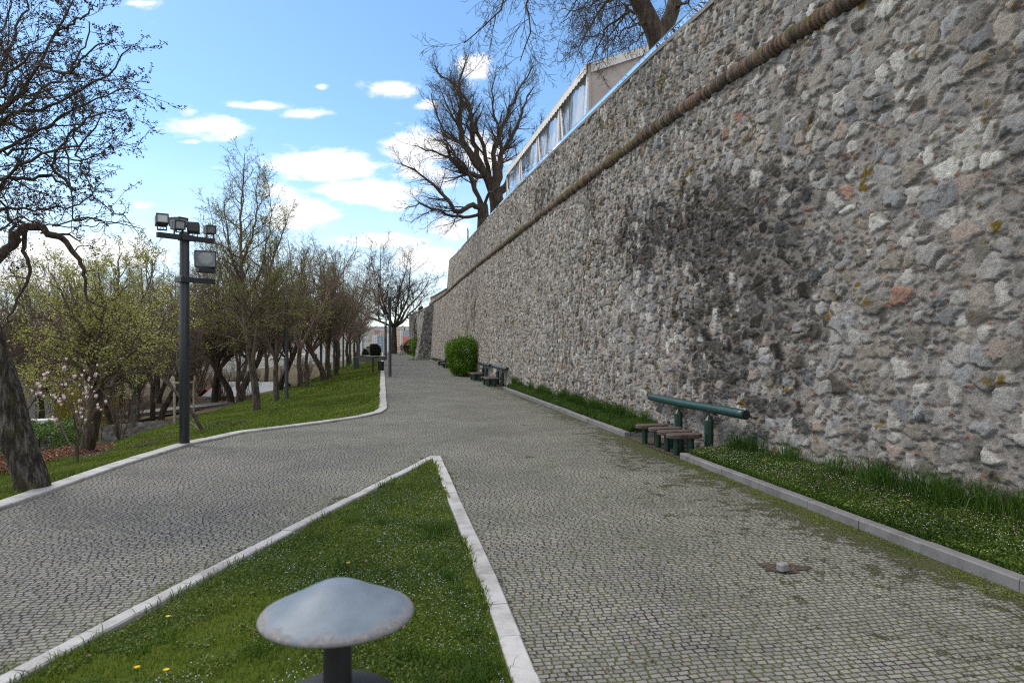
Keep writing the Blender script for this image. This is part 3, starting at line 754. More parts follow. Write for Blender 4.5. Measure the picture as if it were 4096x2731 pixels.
# buttress: a raking front, and a flank towards the viewer
def buttress():
    pr = at_wall(82.0, .35, 0); yb = 82.0
    def face(top_l, top_r, bot_l, bot_r, seed, name='buttress', stain=.5):
        n, m = 60, 90; s, q = np.meshgrid(np.linspace(0,1,n), np.linspace(0,1,m), indexing='ij')
        tl, tr, bl, br = [np.array(v, float) for v in (top_l, top_r, bot_l, bot_r)]
        Pp = (bl*(1-s)[...,None]+br*s[...,None])*(1-q)[...,None]+(tl*(1-s)[...,None]+tr*s[...,None])*q[...,None]
        h, c = rubble(s*np.linalg.norm(br-bl)+seed, Pp[...,2], np.ones_like(s), stain*np.ones_like(s), seed, brick=False)
        nn = np.cross(br-bl, tl-bl); nn /= np.linalg.norm(nn)
        V = Pp+nn*h[...,None]*1.6
        return V, c, grid_faces(n, m)
    a = face((-10.42, 82.3, 6.2), (-9.15, 82.0, 6.98), (-11.35, 82.0, -.1), (-9.0, 81.8, -.1), 41)
    b = face((-11.3, 86.5, 6.1), (-10.42, 82.3, 6.2), (-12.3, 86.5, -.1), (-11.35, 82.0, -.1), 43)
    V = np.concatenate([a[0].reshape(-1,3), b[0].reshape(-1,3)]); C = np.concatenate([a[1].reshape(-1,3), b[1].reshape(-1,3)])
    Fc = np.concatenate([a[2], b[2]+60*90])
    npmesh('buttress', V, Fc, M_WALL, WALL, smooth=True, cols=C, label='dark raking buttress at the far end of the wall')
    mb = MB(); mb.add([(-10.42,82.3,6.2),(-9.15,82,6.98),(-9.9,88,6.9),(-11.3,86.5,6.1)], [(0,1,2,3)]); mb.build('buttress_cap', M_CONC, WALL)
buttress()
FW = flatrubble('stone_wall', (-16.4,116), (-10.7,84.5), (6.9,6.25), -.1, 60, 51, M_WALL, lean=.03, stain=.35,
                label='lower far stone wall with stepped top beyond the raking buttress', cat='wall')
flatrubble('end_face', (-18.9,125.5), (-16.42,116.1), (7.1,6.95), -.1, 60, 53, M_WALL, lean=.0, parent=FW, stain=.2)
mb = MB()
for A, B, z in (((-16.4,116),(-10.7,84.5),(6.9,6.25)), ((-18.9,125.5),(-16.4,116),(7.1,6.9))):
    A = np.array(A); B = np.array(B); d = (B-A)/np.hypot(*(B-A)); nr = np.array([d[1], -d[0]])*.12; bk = -np.array([d[1], -d[0]])*.7
    pts = []
    for Q, zq in ((A, z[0]), (B, z[1])):
        for o_, dz in ((nr,0),(nr,.09),(bk,.12),(bk,0)): pts.append((*(Q+o_), zq+dz))
    mb.add(pts, [(0,4,5,1),(1,5,6,2),(2,6,7,3),(3,7,4,0),(0,1,2,3),(7,6,5,4)])
mb.build('coping', M_CONC, FW)
mb = MB()       # dead ivy stems and a rough pilaster on the far wall
for k in range(7):
    rs = random.Random(k); x0, y0 = -15.9+.45*k*.5, 113-2.6*k*.5
    pts = [(x0-.25+rs.uniform(-.3,.3)*z/6, y0+rs.uniform(-.3,.3), z) for z in np.linspace(-.1, rs.uniform(4.5,6.6), 8)]
    mb.tube(pts, np.linspace(.10,.03,8), 5)
mb.build('ivy_stem', M_BARKD, FW)

# glass balustrade on the wall ---------------------------------------------------------
BAL = empty('glass_balustrade', tuple(at_wall(14, -.5, 9.0)), label='frameless blue glass balustrade standing on top of the tall wall', cat='balustrade')
org = np.array(BAL.location)
yb = [6.0]
while yb[-1] < 64: yb.append(yb[-1]+1.55)
for a, b in zip(yb[:-1], yb[1:]):
    b2 = b-.02
    def row(y):
        z = float(topz(y)); o = -float(setb(z))-.56
        return [at_wall(y, o, z+.05)-org, at_wall(y, o, z+.80)-org, at_wall(y, o-.016, z+.80)-org, at_wall(y, o-.016, z+.05)-org]
    r1, r2 = row(a+.01), row(b2)
    m_ = MB(); m_.add(r1+r2, [(0,4,5,1),(1,5,6,2),(2,6,7,3),(3,7,4,0),(0,1,2,3),(7,6,5,4)])
    m_.build('glass_panel', M_GLASS, BAL)
M_STEEL = simple('brushed_steel', (.45,.50,.54), .3, .1, 8, metallic=.8)
def chan(y):
    z = float(topz(y)); o = -float(setb(z))-.51
    return [at_wall(y, o, z+.07)-org, at_wall(y, o, z+.17)-org, at_wall(y, o-.12, z+.17)-org, at_wall(y, o-.12, z+.07)-org]
strip_mesh('base_channel', np.linspace(6, 64, 100), chan, M_STEEL, BAL)
def tr(y):
    z = float(topz(y)); o = -float(setb(z))-.555
    return [at_wall(y, o, z+.802)-org, at_wall(y, o, z+.82)-org, at_wall(y, o-.026, z+.82)-org, at_wall(y, o-.026, z+.802)-org]
strip_mesh('top_edge', np.linspace(6, 64, 100), tr, M_STEEL, BAL)
# little railing frame at the wall end, seen against the sky
gr = empty('metal_railing', tuple(at_wall(57, -.9, float(topz(57)))), label='thin green metal railing frame on the wall top beneath the terrace tree', cat='railing')
for y in (0, 1.2): MB().tube([(0, y, 0), (0, y, 2.0)], .03, 6).build('post', M_GREEND, gr)
for z in (.7, 1.3, 1.95): MB().tube([(0, 0, z), (0, 1.2, z)], .02, 6).build('rail', M_GREEND, gr)

# marquee on the terrace ---------------------------------------------------------------
def marquee():
    y0 = 25.3; c0 = np.array([2.9, y0]); t = np.array([-.193, .981]); n = np.array([.981, .193])
    zb = 8.9; ze = 12.3
    o = empty('marquee', (c0[0], c0[1], zb), label='beige canvas marquee with clear plastic side curtains behind the glass balustrade', cat='marquee')
    def W(a, b, z): q = t*a+n*b; return (q[0], q[1], z)
    E = ze-zb; bay = 4.1; nb = 4; Wd = 8.0; ridge = E+1.55
    mb = MB(); NB = nb*bay
    over = .12
    mb.add([W(-over,-over,E-.02), W(NB+over,-over,E-.02), W(NB+over,Wd/2,ridge), W(-over,Wd/2,ridge), W(-over,Wd+over,E-.02), W(NB+over,Wd+over,E-.02)], [(0,1,2,3),(3,2,5,4)])
    mb.build('roof', M_CANVAS, o)
    mb = MB()   # gable end facing back along the path
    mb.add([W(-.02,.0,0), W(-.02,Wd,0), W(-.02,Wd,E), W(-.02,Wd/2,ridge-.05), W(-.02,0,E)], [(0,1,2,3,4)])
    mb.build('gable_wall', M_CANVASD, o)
    mb = MB()   # valance with a wavy hem: side and gable
    k = 140
    for i in range(k):
        a0, a1 = NB*i/k, NB*(i+1)/k; h0, h1 = .30+.035*math.sin(i*1.9), .30+.035*math.sin((i+1)*1.9)
        mb.add([W(a0,-.14,E), W(a1,-.14,E), W(a1,-.15,E-h1), W(a0,-.15,E-h0)], [(0,1,2,3)])
    for i in range(40):
        b0, b1 = Wd*i/40, Wd*(i+1)/40
        z0 = E+(ridge-E)*(1-abs(2*b0/Wd-1)); z1 = E+(ridge-E)*(1-abs(2*b1/Wd-1))
        mb.add([W(-.13,b0,z0), W(-.13,b1,z1), W(-.14,b1,E-.32-.03*math.sin(i*1.3+1.3) if False else z1-.34), W(-.14,b0,z0-.34)], [(0,3,2,1)])
    mb.build('valance', M_CANVAS, o)
    for i in range(nb):
        mb = MB(); n2 = 24
        V = []; f = []
        for j in range(n2+1):
            a = i*bay+bay*j/n2; w = .05*math.sin(j*.42+i)
            V += [W(a, w, E-.05), W(a, w+.08*math.sin(j*.31+1), E*.45), W(a, w, 0)]
        for j in range(n2):
            for q in range(2): k0 = j*3+q; f.append((k0, k0+3, k0+4, k0+1))
        mb.add(V, f); mb.build('clear_curtain', M_PVC, o, smooth=True)
        # canvas strap gathered like a leaning strip either side of the bay
        for a0, a1 in ((i*bay+.15, i*bay+.65), ((i+1)*bay-.12, (i+1)*bay-.95)):
            mb = MB(); mb.add([W(a0-.10,-.07,E-.2), W(a0+.10,-.07,E-.2), W(a1+.16,-.09,0), W(a1-.16,-.09,0)], [(0,1,2,3)]); mb.build('curtain_strap', M_CANVAS, o)
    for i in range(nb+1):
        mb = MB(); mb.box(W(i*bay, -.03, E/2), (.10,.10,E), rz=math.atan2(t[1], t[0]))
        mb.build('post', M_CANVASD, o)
    mb = MB(); mb.tube([W(-.1,-.1,E+.02), W(NB,-.1,E+.02)], .05, 6); mb.build('gutter', M_CANVAS, o)
marquee()

# ------------------------------------------------------------------ planted strip at the wall foot
def xb(y, z=.22): return np.interp(y, YW, XMW)-.07*(MZ-z)*1.0
def bed():
    segs = [(0,11.75,None),(14.45,29.2,None),(33.0,34.2,None),(38.0,52,None),(57.5,58.5,None),(62.5,77.8,None)]
    mb = MB()
    for a, b, _ in segs:
        ys = np.linspace(a, b, max(2, int((b-a)/.8)+1)); V = []; f = []
        for y in ys:
            x0 = float(xr(y))+.12; x1 = float(xb(max(y,3)))+.25; w = max(x1-x0, .3)
            for q, z in ((0,.075),(.25,.12),(.6,.18),(1,.24)): V.append((x0+w*q, y, z+.02*math.sin(y*3+q*5)))
        for i in range(len(ys)-1):
            for j in range(3): k = i*4+j; f.append((k, k+1, k+5, k+4))
        mb.add(V, f)
    for y0, y1, w in NICHES:      # behind the bench recesses
        V = [(float(xr(y))+w+.08, y, .085) for y in (y0, y1)]+[(float(xb(y))+.3, y, .2) for y in (y1, y0)]
        mb.add(V, [(0,3,2,1)])
    mb.build('planting_bed', M_DARKTURF, kind='structure')
bed()
# far end of the path
M_BANK = simple('pale_render', (.55,.55,.53), .9, .12, 2)

# ------------------------------------------------------------------ grass
rng = np.random.default_rng(11)
def blades(name, Pt, hgt, wid, lean, mat, bend=.5, **kw):
    n = len(Pt); a = rng.uniform(0, 2*np.pi, n); ld = rng.uniform(0, 2*np.pi, n)
    hgt = np.broadcast_to(hgt, (n,)); wid = np.broadcast_to(wid, (n,))
    dx, dy = np.cos(a)*wid/2, np.sin(a)*wid/2; l = lean*hgt*rng.uniform(.2, 1.2, n); lx, ly = np.cos(ld)*l, np.sin(ld)*l
    b0 = Pt+np.stack([dx, dy, -.01+0*a], 1); b1 = Pt-np.stack([dx, dy, .01+0*a], 1)
    mc = Pt+np.stack([lx*.35, ly*.35, hgt*.6], 1); m0 = mc+np.stack([dx*.8, dy*.8, 0*a], 1); m1 = mc-np.stack([dx*.8, dy*.8, 0*a], 1)
    tp = Pt+np.stack([lx, ly, hgt*(1-.25*lean*rng.uniform(0,1,n))], 1)
    V = np.stack([b0, b1, m0, m1, tp], 1).reshape(-1,3)
    k = np.arange(n)[:,None]*5; Fc = np.concatenate([k+np.array([0,1,3]), k+np.array([0,3,2]), k+np.array([2,3,4])], 0)
    return npmesh(name, V, Fc, mat, **kw)
def quads(C, size, flat=.5):
    n = len(C); a = rng.uniform(0, 2*np.pi, n); t = rng.normal(0, 1, (n,3)); t[:,2] = np.abs(t[:,2])+flat*2
    t /= np.linalg.norm(t, axis=1, keepdims=True)
    u = np.stack([np.cos(a), np.sin(a), np.zeros(n)], 1); u -= t*(u*t).sum(1, keepdims=True); u /= np.linalg.norm(u, axis=1, keepdims=True)
    v = np.cross(t, u); s = np.broadcast_to(size, (n,))[:,None]
    V = np.stack([C-u*s*.5, C-v*s*.32+u*s*.05, C+u*s*.5, C+v*s*.32+u*s*.05], 1).reshape(-1,3)
    return V, np.arange(n*4).reshape(-1,4)
def leaves(name, C, size, mat, parent=None, flat=.0, **kw):
    V, Fc = quads(C, size, flat); return npmesh(name, V, Fc, mat, parent, **kw)
def wedge_pts(n, y0=2.6, y1=11.6):
    out = []
    while sum(map(len, out)) < n:
        y = y0+(y1-y0)*rng.random(n*2)**1.25; x = rng.uniform(-4, 1.2, n*2)
        l = np.interp(y, WL[:,0], WL[:,1])+.17; r_ = np.interp(y, WR[:,0], WR[:,1])-.01
        k = (x > l) & (x < r_); out.append(np.stack([x[k], y[k]], 1))
    return np.concatenate(out)[:n]
def wedge_z(x, y):
    l = np.interp(y, WL[:,0], WL[:,1]); r_ = np.interp(y, WR[:,0], WR[:,1])
    e = np.minimum(x-l, r_-x); return .015+.05*ss(e, .1, 1.0)+.025*(vnoise(x*2.2, y*2.2, 3)-.5)
def build_wedge():
    ys = np.linspace(0, 11.72, 80); t = np.linspace(0,1,24)
    l = np.interp(ys, WL[:,0], WL[:,1])+.05; r_ = np.interp(ys, WR[:,0], WR[:,1])+.03
    X = l[:,None]*(1-t)+r_[:,None]*t; Y = np.repeat(ys[:,None], 24, 1)
    npmesh('lawn', np.stack([X, Y, wedge_z(X, Y)], -1).reshape(-1,3), grid_faces(80, 24), M_TURF, smooth=True, kind='structure')
    p = wedge_pts(46000); dens = fbm(p[:,0]*1.4, p[:,1]*1.4, 6)
    hh = .018+.030*rng.random(len(p))+.05*ss(dens, .52, .75)*rng.random(len(p))
    Pt = np.c_[p, wedge_z(p[:,0], p[:,1])]
    blades('grass', Pt, hh, .0045+.003*rng.random(len(p)), .9, M_GRASS, label='short green grass of the wedge lawn between the two paths', kind='stuff')
    p = wedge_pts(95000); k = fbm(p[:,0]*1.1+5, p[:,1]*1.1, 16) > .38; p = p[k]
    C = np.c_[p, wedge_z(p[:,0], p[:,1])+.008+.028*rng.random(len(p))*(.4+fbm(p[:,0]*3, p[:,1]*3, 8))]
    leaves('ground_cover', C, .010+.015*rng.random(len(C)), M_COVER, flat=.35, label='small leafy weeds spread through the wedge lawn', kind='stuff')
    # tufts of longer grass near the right kerb and at the front
    cs = []
    for _ in range(46):
        y = rng.uniform(3.4, 7.5); r0 = np.interp(y, WR[:,0], WR[:,1]); x = r0-abs(rng.normal(0, .45))-.02 if rng.random() < .7 else rng.uniform(-2.4, 0)
        cs.append((x, y))
    tp = []
    for x, y in cs:
        k = int(rng.uniform(18, 60)); tp.append(np.c_[rng.normal(x, .05, k), rng.normal(y, .05, k)])
    tp = np.concatenate(tp); l = np.interp(tp[:,1], WL[:,0], WL[:,1])+.08; r_ = np.interp(tp[:,1], WR[:,0], WR[:,1])+.02
    tp = tp[(tp[:,0] > l) & (tp[:,0] < r_)]
    blades('grass_tuft', np.c_[tp, wedge_z(tp[:,0], tp[:,1])], .07+.09*rng.random(len(tp)), .0055, .8, M_TUFT, label='longer grass tufts at the kerb of the wedge lawn', kind='stuff')
    p = wedge_pts(6500, 3.2, 10.5); w = fbm(p[:,0]*1.3, p[:,1]*1.3, 66)+.25*np.exp(-np.abs(np.interp(p[:,1], WR[:,0], WR[:,1])-p[:,0])/.6)
    p = p[w > .56]
    C = np.c_[p, wedge_z(p[:,0], p[:,1])+.035+.02*rng.random(len(p))]
    leaves('speedwell', C, .0085+.003*rng.random(len(C)), M_BLUE, flat=.8, label='tiny pale blue flowers speckling the wedge lawn', kind='stuff')
    p = wedge_pts(90, 3.2, 10); C = np.c_[p, wedge_z(p[:,0], p[:,1])+.03]
    leaves('dry_leaf', C, .03+.02*rng.random(len(C)), M_DRY, flat=1.2, label='scattered dry brown leaves on the wedge lawn', kind='stuff')
build_wedge()

def fringe():
    C = []
    for line, off, y0, y1, n in ((WL, .145, 3.4, 11.5, 500), (WR, .0, 3.4, 11.5, 1300), (LK, -.28, 7, 30, 2600)):
        y = y0+(y1-y0)*rng.random(n)**1.4; k = vnoise(y*1.7, y*0+off*50, 7) > .42; y = y[k]
        x = np.interp(y, line[:,0], line[:,1])+off+rng.normal(0, .016, len(y)); C.append(np.c_[x, y, .03+0*y])
    C = np.concatenate(C); blades('grass_fringe', C, .035+.05*rng.random(len(C))*(1+C[:,1]/20), .006+.0004*C[:,1], 1.0, M_GRASS, label='ragged grass fringe spilling over the pale kerbs', kind='stuff')
fringe()
def dandelion(x, y, z, label, h=.06):
    o = empty('dandelion', (x, y, z), label=label, cat='flower')
    mb = MB(); mb.tube([(0,0,-.02),(.004,.0,h*.6),(.0,.004,h)], .0022, 5); mb.build('stem', M_TUFT, o)
    n = 26; a = np.arange(n)*2.399; r = .003+.008*np.sqrt(np.arange(n)/n)
    mb = MB()
    for i in range(n):
        c, s = math.cos(a[i]), math.sin(a[i]); q = r[i]; L = .007
        mb.add([(c*q*.3-s*.003, s*q*.3+c*.003, h+.004), (c*q*.3+s*.003, s*q*.3-c*.003, h+.004), (c*(q+L)+s*.003, s*(q+L)-c*.003, h+.009-q*.25), (c*(q+L)-s*.003, s*(q+L)+c*.003, h+.009-q*.25)], [(0,1,2,3)])
    mb.build('flower_head', M_DAND, o)
for (u, v, lb) in [(1393,2285,'yellow dandelion just beyond the metal bollard cap in the wedge lawn'),
                   (665,2720,'yellow dandelion at the bottom edge, left of the metal bollard'),
                   (672,2480,'small yellow dandelion near the left kerb of the wedge lawn'),
                   (548,2705,'lone yellow dandelion in the bottom left corner of the wedge lawn')]:
    d = 1.94*F/(v-H0); x = (u-2048)/F*d
    dandelion(x, d, float(wedge_z(np.array(x), np.array(d))), lb, .055)

def slope_grass():
    def pts(n, y0, y1, pw=1.0):
        y = y0+(y1-y0)*rng.random(n*2)**pw; xl = xk(y)-.27; xc = np.interp(y, CR[:,0], CR[:,1])-1.2
        x = xl+(xc-xl)*rng.random(n*2); return np.stack([x, y], 1)[:n]
    for n, y0, y1, hh, ww in ((62000, 6.5, 19, .045, .007), (60000, 17, 34, .06, .013), (42000, 33, 75, .08, .03)):
        p = pts(n, y0, y1, 1.3); f = fbm(p[:,0]*.8, p[:,1]*.8, 71)
        h = hh*(.55+.7*rng.random(n))*(1+1.2*ss(f, .58, .78))
        blades('grass', np.c_[p, terrain(p[:,0], p[:,1])], h, ww*(.7+.6*rng.random(n)), .9, M_GRASS,
               label={6.5:'mown grass on the near bank below the left kerb', 17:'mown grass on the bank around the lamp posts', 33:'far grass of the bank beside the left kerb'}[y0], kind='stuff')
    # purple dead nettle drifts
    C = []
    for (u0, v0, u1, v1, n) in ((820,1712,985,1688,420), (560,1790,700,1735,330), (520,1800,640,1765,160), (330,1842,470,1800,200)):
        for _ in range(n):
            s = random.random(); p = ray_fast(u0+(u1-u0)*s+random.gauss(0, 9), v0+(v1-v0)*s+random.gauss(0, 4)); C.append(p+np.array([0,0,.03+.06*random.random()]))
    leaves('dead_nettle', np.array(C), .035, M_PURPLE, flat=.3, label='purple dead nettle drifts in the grass bank on the left', kind='stuff')
def ray_fast(u, v):
    k = (v-H0)/F; lat = (u-2048)/F; d = np.linspace(6, 60, 600); z = 2-k*d; t = terrain(lat*d, d); i = int(np.argmax(z <= t)); return np.array([lat*d[i], d[i], t[i]])
random.seed(4)
slope_grass()

def bed_grass():
    def strip(n, y0, y1, q0=0., q1=1., pw=1.):
        y = y0+(y1-y0)*rng.random(n)**pw; q = q0+(q1-q0)*rng.random(n); x0 = xr(y)+.12; x1 = xb(y); x = x0+(x1-x0)*q
        ok = np.ones(n, bool)
        for a, b, w in NICHES: ok &= ~((y > a-.05) & (y < b+.05))
        return np.c_[x, y, .09+.13*q][ok]
    Pt = strip(26000, 4.8, 11.7); blades('grass', Pt, .05+.07*rng.random(len(Pt)), .006, .8, M_TUFT, label='green grass in the kerbed bed nearest the viewer', kind='stuff')
    Pt = strip(26000, 14.5, 29.1, pw=1.4); blades('grass', Pt, .07+.11*rng.random(len(Pt)), .010, .8, M_TUFT, label='bright grass in the bed between the first and second benches', kind='stuff')
    Pt = strip(14000, 30, 77, pw=1.2); blades('grass', Pt, .06+.12*rng.random(len(Pt)), .022, .8, M_TUFT, label='grass along the wall foot beyond the second benches', kind='stuff')
    # tall tufts against the wall
    tp = []
    spots = [(10.95,.8),(10.2,.85),(9.1,.78),(8.6,.9),(8.35,.7),(8.0,.85),(7.75,.9),(7.5,.75),(7.25,.9),(7.0,.8),(6.8,.95),(6.5,.8),(6.2,.9),(5.9,.8),(11.3,.7)]
    spots += [(y, rng.uniform(.6,.95)) for y in np.r_[rng.uniform(14.6, 22, 22), rng.uniform(22, 29, 10)]]
    for y, q in spots:
        k = int(rng.uniform(110, 210)); yy_ = rng.normal(y, .13, k); qq = rng.normal(q, .07, k).clip(.3, .97)
        x0 = xr(yy_)+.12; x1 = xb(yy_); tp.append(np.c_[x0+(x1-x0)*qq, yy_, .10+.12*qq, .20+.28*rng.random(k)])
    tp = np.concatenate(tp)
    blades('grass_tuft', tp[:,:3], tp[:,3], .008, .75, M_TUFT, label='tall dark grass tufts growing against the foot of the wall', kind='stuff')
    Pt = strip(60000, 4.8, 11.7, 0, .95); C = Pt+np.array([0,0,1])*(.015+.07*rng.random((len(Pt),1)))
    leaves('ground_cover', C, .012+.02*rng.random(len(C)), M_COVER, flat=.3, label='low leafy weeds in the kerbed bed by the first bench', kind='stuff')
    Pt = strip(30000, 14.5, 29, 0, .95); C = Pt+np.array([0,0,1])*(.015+.08*rng.random((len(Pt),1)))
    leaves('ground_cover', C, .03+.02*rng.random(len(C)), M_COVER, flat=.3, label='low leafy weeds in the bed past the first bench', kind='stuff')
    Pt = strip(2600, 4.8, 11.7, 0, .8); w = fbm(Pt[:,0]*2, Pt[:,1]*2, 5); Pt = Pt[w > .45]
    leaves('white_flower', Pt+np.array([0,0,.10]), .012, M_WHITEF, flat=.8, label='tiny white flowers in the kerbed bed by the wall', kind='stuff')
    Pt = strip(1500, 4.8, 11.7, .1, .9); w = fbm(Pt[:,0]*1.5, Pt[:,1]*1.5, 15); Pt = Pt[w > .5]
    leaves('dead_nettle', Pt+np.array([0,0,.11]), .022, M_PURPLE, flat=.3, label='purple dead nettle heads in the bed by the wall', kind='stuff')
    # moss and weeds creeping from the kerb on to the setts
    C = []
    for y in rng.uniform(4.6, 11.6, 900):
        if vnoise(np.array([y*1.6]), np.array([.5]), 3)[0] < .38: continue
        w = abs(rng.normal(0, .16)); x = xr(y)-.02-w; k = int(rng.uniform(4, 22)); C.append(np.c_[rng.normal(x, .03, k), rng.normal(y, .05, k), .006+.012*rng.random(k)])
    for y in rng.uniform(4.0, 11, 420):
        if vnoise(np.array([y*2.2]), np.array([.5]), 13)[0] < .52: continue
        w = abs(rng.normal(0, .10)); x = np.interp(y, WL[:,0], WL[:,1])-.02-w; k = int(rng.uniform(4, 22)); C.append(np.c_[rng.normal(x, .03, k), rng.normal(y, .04, k), .008+.016*rng.random(k)])
    for y in rng.uniform(11.3, 14.6, 260):
        x = xr(y)+rng.uniform(-.45, .7); k = int(rng.uniform(4, 18)); C.append(np.c_[rng.normal(x, .04, k), rng.normal(y, .05, k), .012+.018*rng.random(k)])
    C = np.concatenate(C)
    leaves('moss', C, .009+.008*rng.random(len(C)), M_GRASS, flat=.6, label='moss and weeds creeping over the setts along the kerbs', kind='stuff')
bed_grass()
for (y, q, lb) in [(7.35,.35,'yellow dandelion in the bed near the right edge of the picture'), (10.7,.72,'yellow dandelion close to the wall behind the near kerb end'), (9.9,.3,'yellow dandelion by the kerb nearest the first bench'), (23.0,.5,'yellow dandelion in the bed before the second benches')]:
    x = float(xr(y))+.12+(float(xb(y))-float(xr(y))-.12)*q; dandelion(x, y, .1+.12*q, lb, .16)

# loose sett lying in a hole
st = MB(); st.box((0,0,.035), (.085,.075,.07), rz=.5, bev=.010)
x0 = (3130-2048)/F*5.95; o = st.build('loose_sett', m_granite('sett_granite', (.27,.27,.275)), label='single loose granite sett lying on the paving by a small hole', cat='stone'); o.location = (x0, 5.95, .012)
mb = MB(); n = 40; V = [(0,0,.012)]
for i in range(n):
    a = 2*math.pi*i/n; r = 1+.18*math.sin(3*a+1)+.12*math.sin(5*a+2)+.10*math.sin(9*a); V.append((.20*r*math.cos(a), .13*r*math.sin(a), .008))
mb.add(V, [(0,i+1,(i+1)%n+1) for i in range(n)]); o = mb.build('bare_patch', M_SOIL, kind='structure'); o.location = (x0+.05, 6.05, 0)
o = npmesh('soil_crumb', *quads(np.c_[rng.normal(x0+.05, .17, 260), rng.normal(6.03, .09, 260), .016+.01*rng.random(260)], .014, 1.), M_DRY, label='crumbs of reddish soil in the hole beside the loose sett', kind='stuff')

n = 420; ly = 4+26*rng.random(n)**1.5; lx = xk(ly)+.3+(xr(ly)-xk(ly)-.4)*np.where(rng.random(n) < .6, 1-np.abs(rng.normal(0,.12,n)), rng.random(n))
ok = ~((lx > np.interp(ly, WL[:,0], WL[:,1])-.05) & (lx < np.interp(ly, WR[:,0], WR[:,1])+.2) & (ly < 11.8))
leaves('dry_leaf', np.c_[lx, ly, .014+.006*rng.random(n)][ok], .018+.03*rng.random(ok.sum()), M_DRY, flat=1.5, label='scattered dry leaf scraps and twigs on the paving', kind='stuff')
# ------------------------------------------------------------------ benches
def bench_proto():
    o = empty('log_bench', (0,0,0))
    # local x: away from the wall is -x ; y: along the path
    L = 3.72; z = .82; r = .078
    mb = MB(); ys = np.linspace(0, L, 24); rj = random.Random(3)
    mb.tube([(0, y, z+.006*math.sin(y*2.1)) for y in ys], [r*(1+.03*math.sin(y*3)+.02*rj.random()) for y in ys], 20, cap=True)
    beam = mb.build('backrest', M_GREEN, o, smooth=False)
    for p in beam.data.polygons: p.use_smooth = len(p.vertices) == 4
    mb = MB(); mb.lathe([(r*.86,0),(r*.86,.004)], k=20); e = mb.build('end_cap', M_BLACK, beam); e.rotation_euler = (R(90),0,0); e.location = (0, -.002, z)
    for y in (1.2, 2.4):
        mb = MB(); mb.lathe([(.082,-.05),(.082,.60),(.074,.615),(.022,.69),(.018,.75)], (0,y,0), 8); mb.build('post', M_GREEND, o)
    for i, y in enumerate((1.22, 1.66, 2.12, 2.62)):
        # rounded plank seat: two planks on one post
        sx = -.44+.0*i; dx = (-.03, 0, .03, -.02)[i]
        k = 40; ring = []
        for j in range(k):
            a = 2*math.pi*j/k; ca, sa = math.cos(a), math.sin(a)
            rx = .33*(abs(ca)**.75)*(1 if ca > 0 else -1); ry = .175*(abs(sa)**.8)*(1 if sa > 0 else -1)*(1-.18*math.exp(-((rx+.02)/.09)**2))
            ring.append((rx, ry))
        mb = MB(); V = []; prof = ((.92,.305),(1,.315),(1,.368),(.965,.378)); f = []
        for s, zz in prof: V += [(sx+dx+px*s, y+py*s, zz) for px, py in ring]
        for q in range(3):
            for j in range(k): j2 = (j+1)%k; f.append((q*k+j, q*k+j2, (q+1)*k+j2, (q+1)*k+j))
        f += [tuple(range(k-1,-1,-1)), tuple(3*k+j for j in range(k))]
        mb.add(V, f); mb.build('seat', M_WOOD, o)
        mb = MB(); mb.lathe([(.068,-.05),(.068,.306)], (sx+dx+.12-.0*i, y, 0), 14); mb.lathe([(.055,-.05),(.055,.306)], (sx+dx-.14, y+.02, 0), 14); mb.build('leg', M_GREEND, o, smooth=False)
    return o
bp = bench_proto()
GB = 'log benches along the wall'
specs = [(11.0, None, 'nearest log bench with green pipe backrest and four dark plank seats by the wall'),
         (30.0, None, 'second green and wood log bench, right of the trimmed bush'),
         (34.6, None, 'log bench whose pipe backrest starts beside the trimmed green bush'),
         (52.6, None, 'nearer of the two small log benches between bush and buttress'),
         (58.4, None, 'farther of the two small log benches between bush and buttress')]
for i, (y, _, lb) in enumerate(specs):
    b = bp if i == 0 else copy_tree(bp)
    x = 3.77 if i == 0 else float(xb(y, .8))-.22
    b.location = (x, y, .012)
    x2 = 2.95 if i == 0 else float(xb(y+3.72, .8))-.22
    b.rotation_euler = (0, 0, math.atan2(-(x2-x), 3.72))
    tag(b, lb, 'bench', GB)
sb = MB(); sb.box((0,0,.25), (.7,.4,.08), bev=.02); sb.box((0,0,.1), (.2,.2,.24)); o = sb.build('plank_stool', M_WOOD, label='small plank stool at the kerb beyond the buttress', cat='stool'); o.location = (-13.6, 97, .02)

# ------------------------------------------------------------------ lamps
def tall_lamp():
    o = empty('lamp_post', (0,0,0))
    mb = MB(); mb.lathe([(.100,-.3),(.100,.03),(.090,.05),(.086,2.6),(.080,2.64),(.078,4.55),(.086,4.57),(.086,4.68)], k=18); p = mb.build('pole', M_POLE, o, smooth=False)
    for q in p.data.polygons: q.use_smooth = len(q.vertices) == 4
    h = empty('lantern', (0,0,4.68)); h.parent = o
    mb = MB(); mb.lathe([(.125,0),(.125,.52)], k=20, cap=False); mb.build('lamp_glass', M_LGLASS, h)
    mb = MB(); mb.lathe([(.03,0),(.03,.5)], k=10); mb.build('lamp_tube', M_LENS, h)
    mb = MB()
    for k in range(4): a = k*math.pi/2+.4; mb.tube([(.13*math.cos(a), .13*math.sin(a), 0), (.13*math.cos(a), .13*math.sin(a), .54)], .008, 5)
    mb.build('cage_rod', M_POLE, h)
    mb = MB(); mb.lathe([(.02,.60),(.32,.555),(.325,.545),(.30,.53),(.02,.53)], k=28); mb.build('lamp_cap', M_CAPM, h)
    return o
M_LGLASS = m_glass('lantern_glass', (.85,.9,.93), .12)
M_CAPM = simple('grey_cap_paint', (.16,.18,.20), .35, .15, 5)
lp = tall_lamp()
GL = 'black lamp posts with flat disc caps'
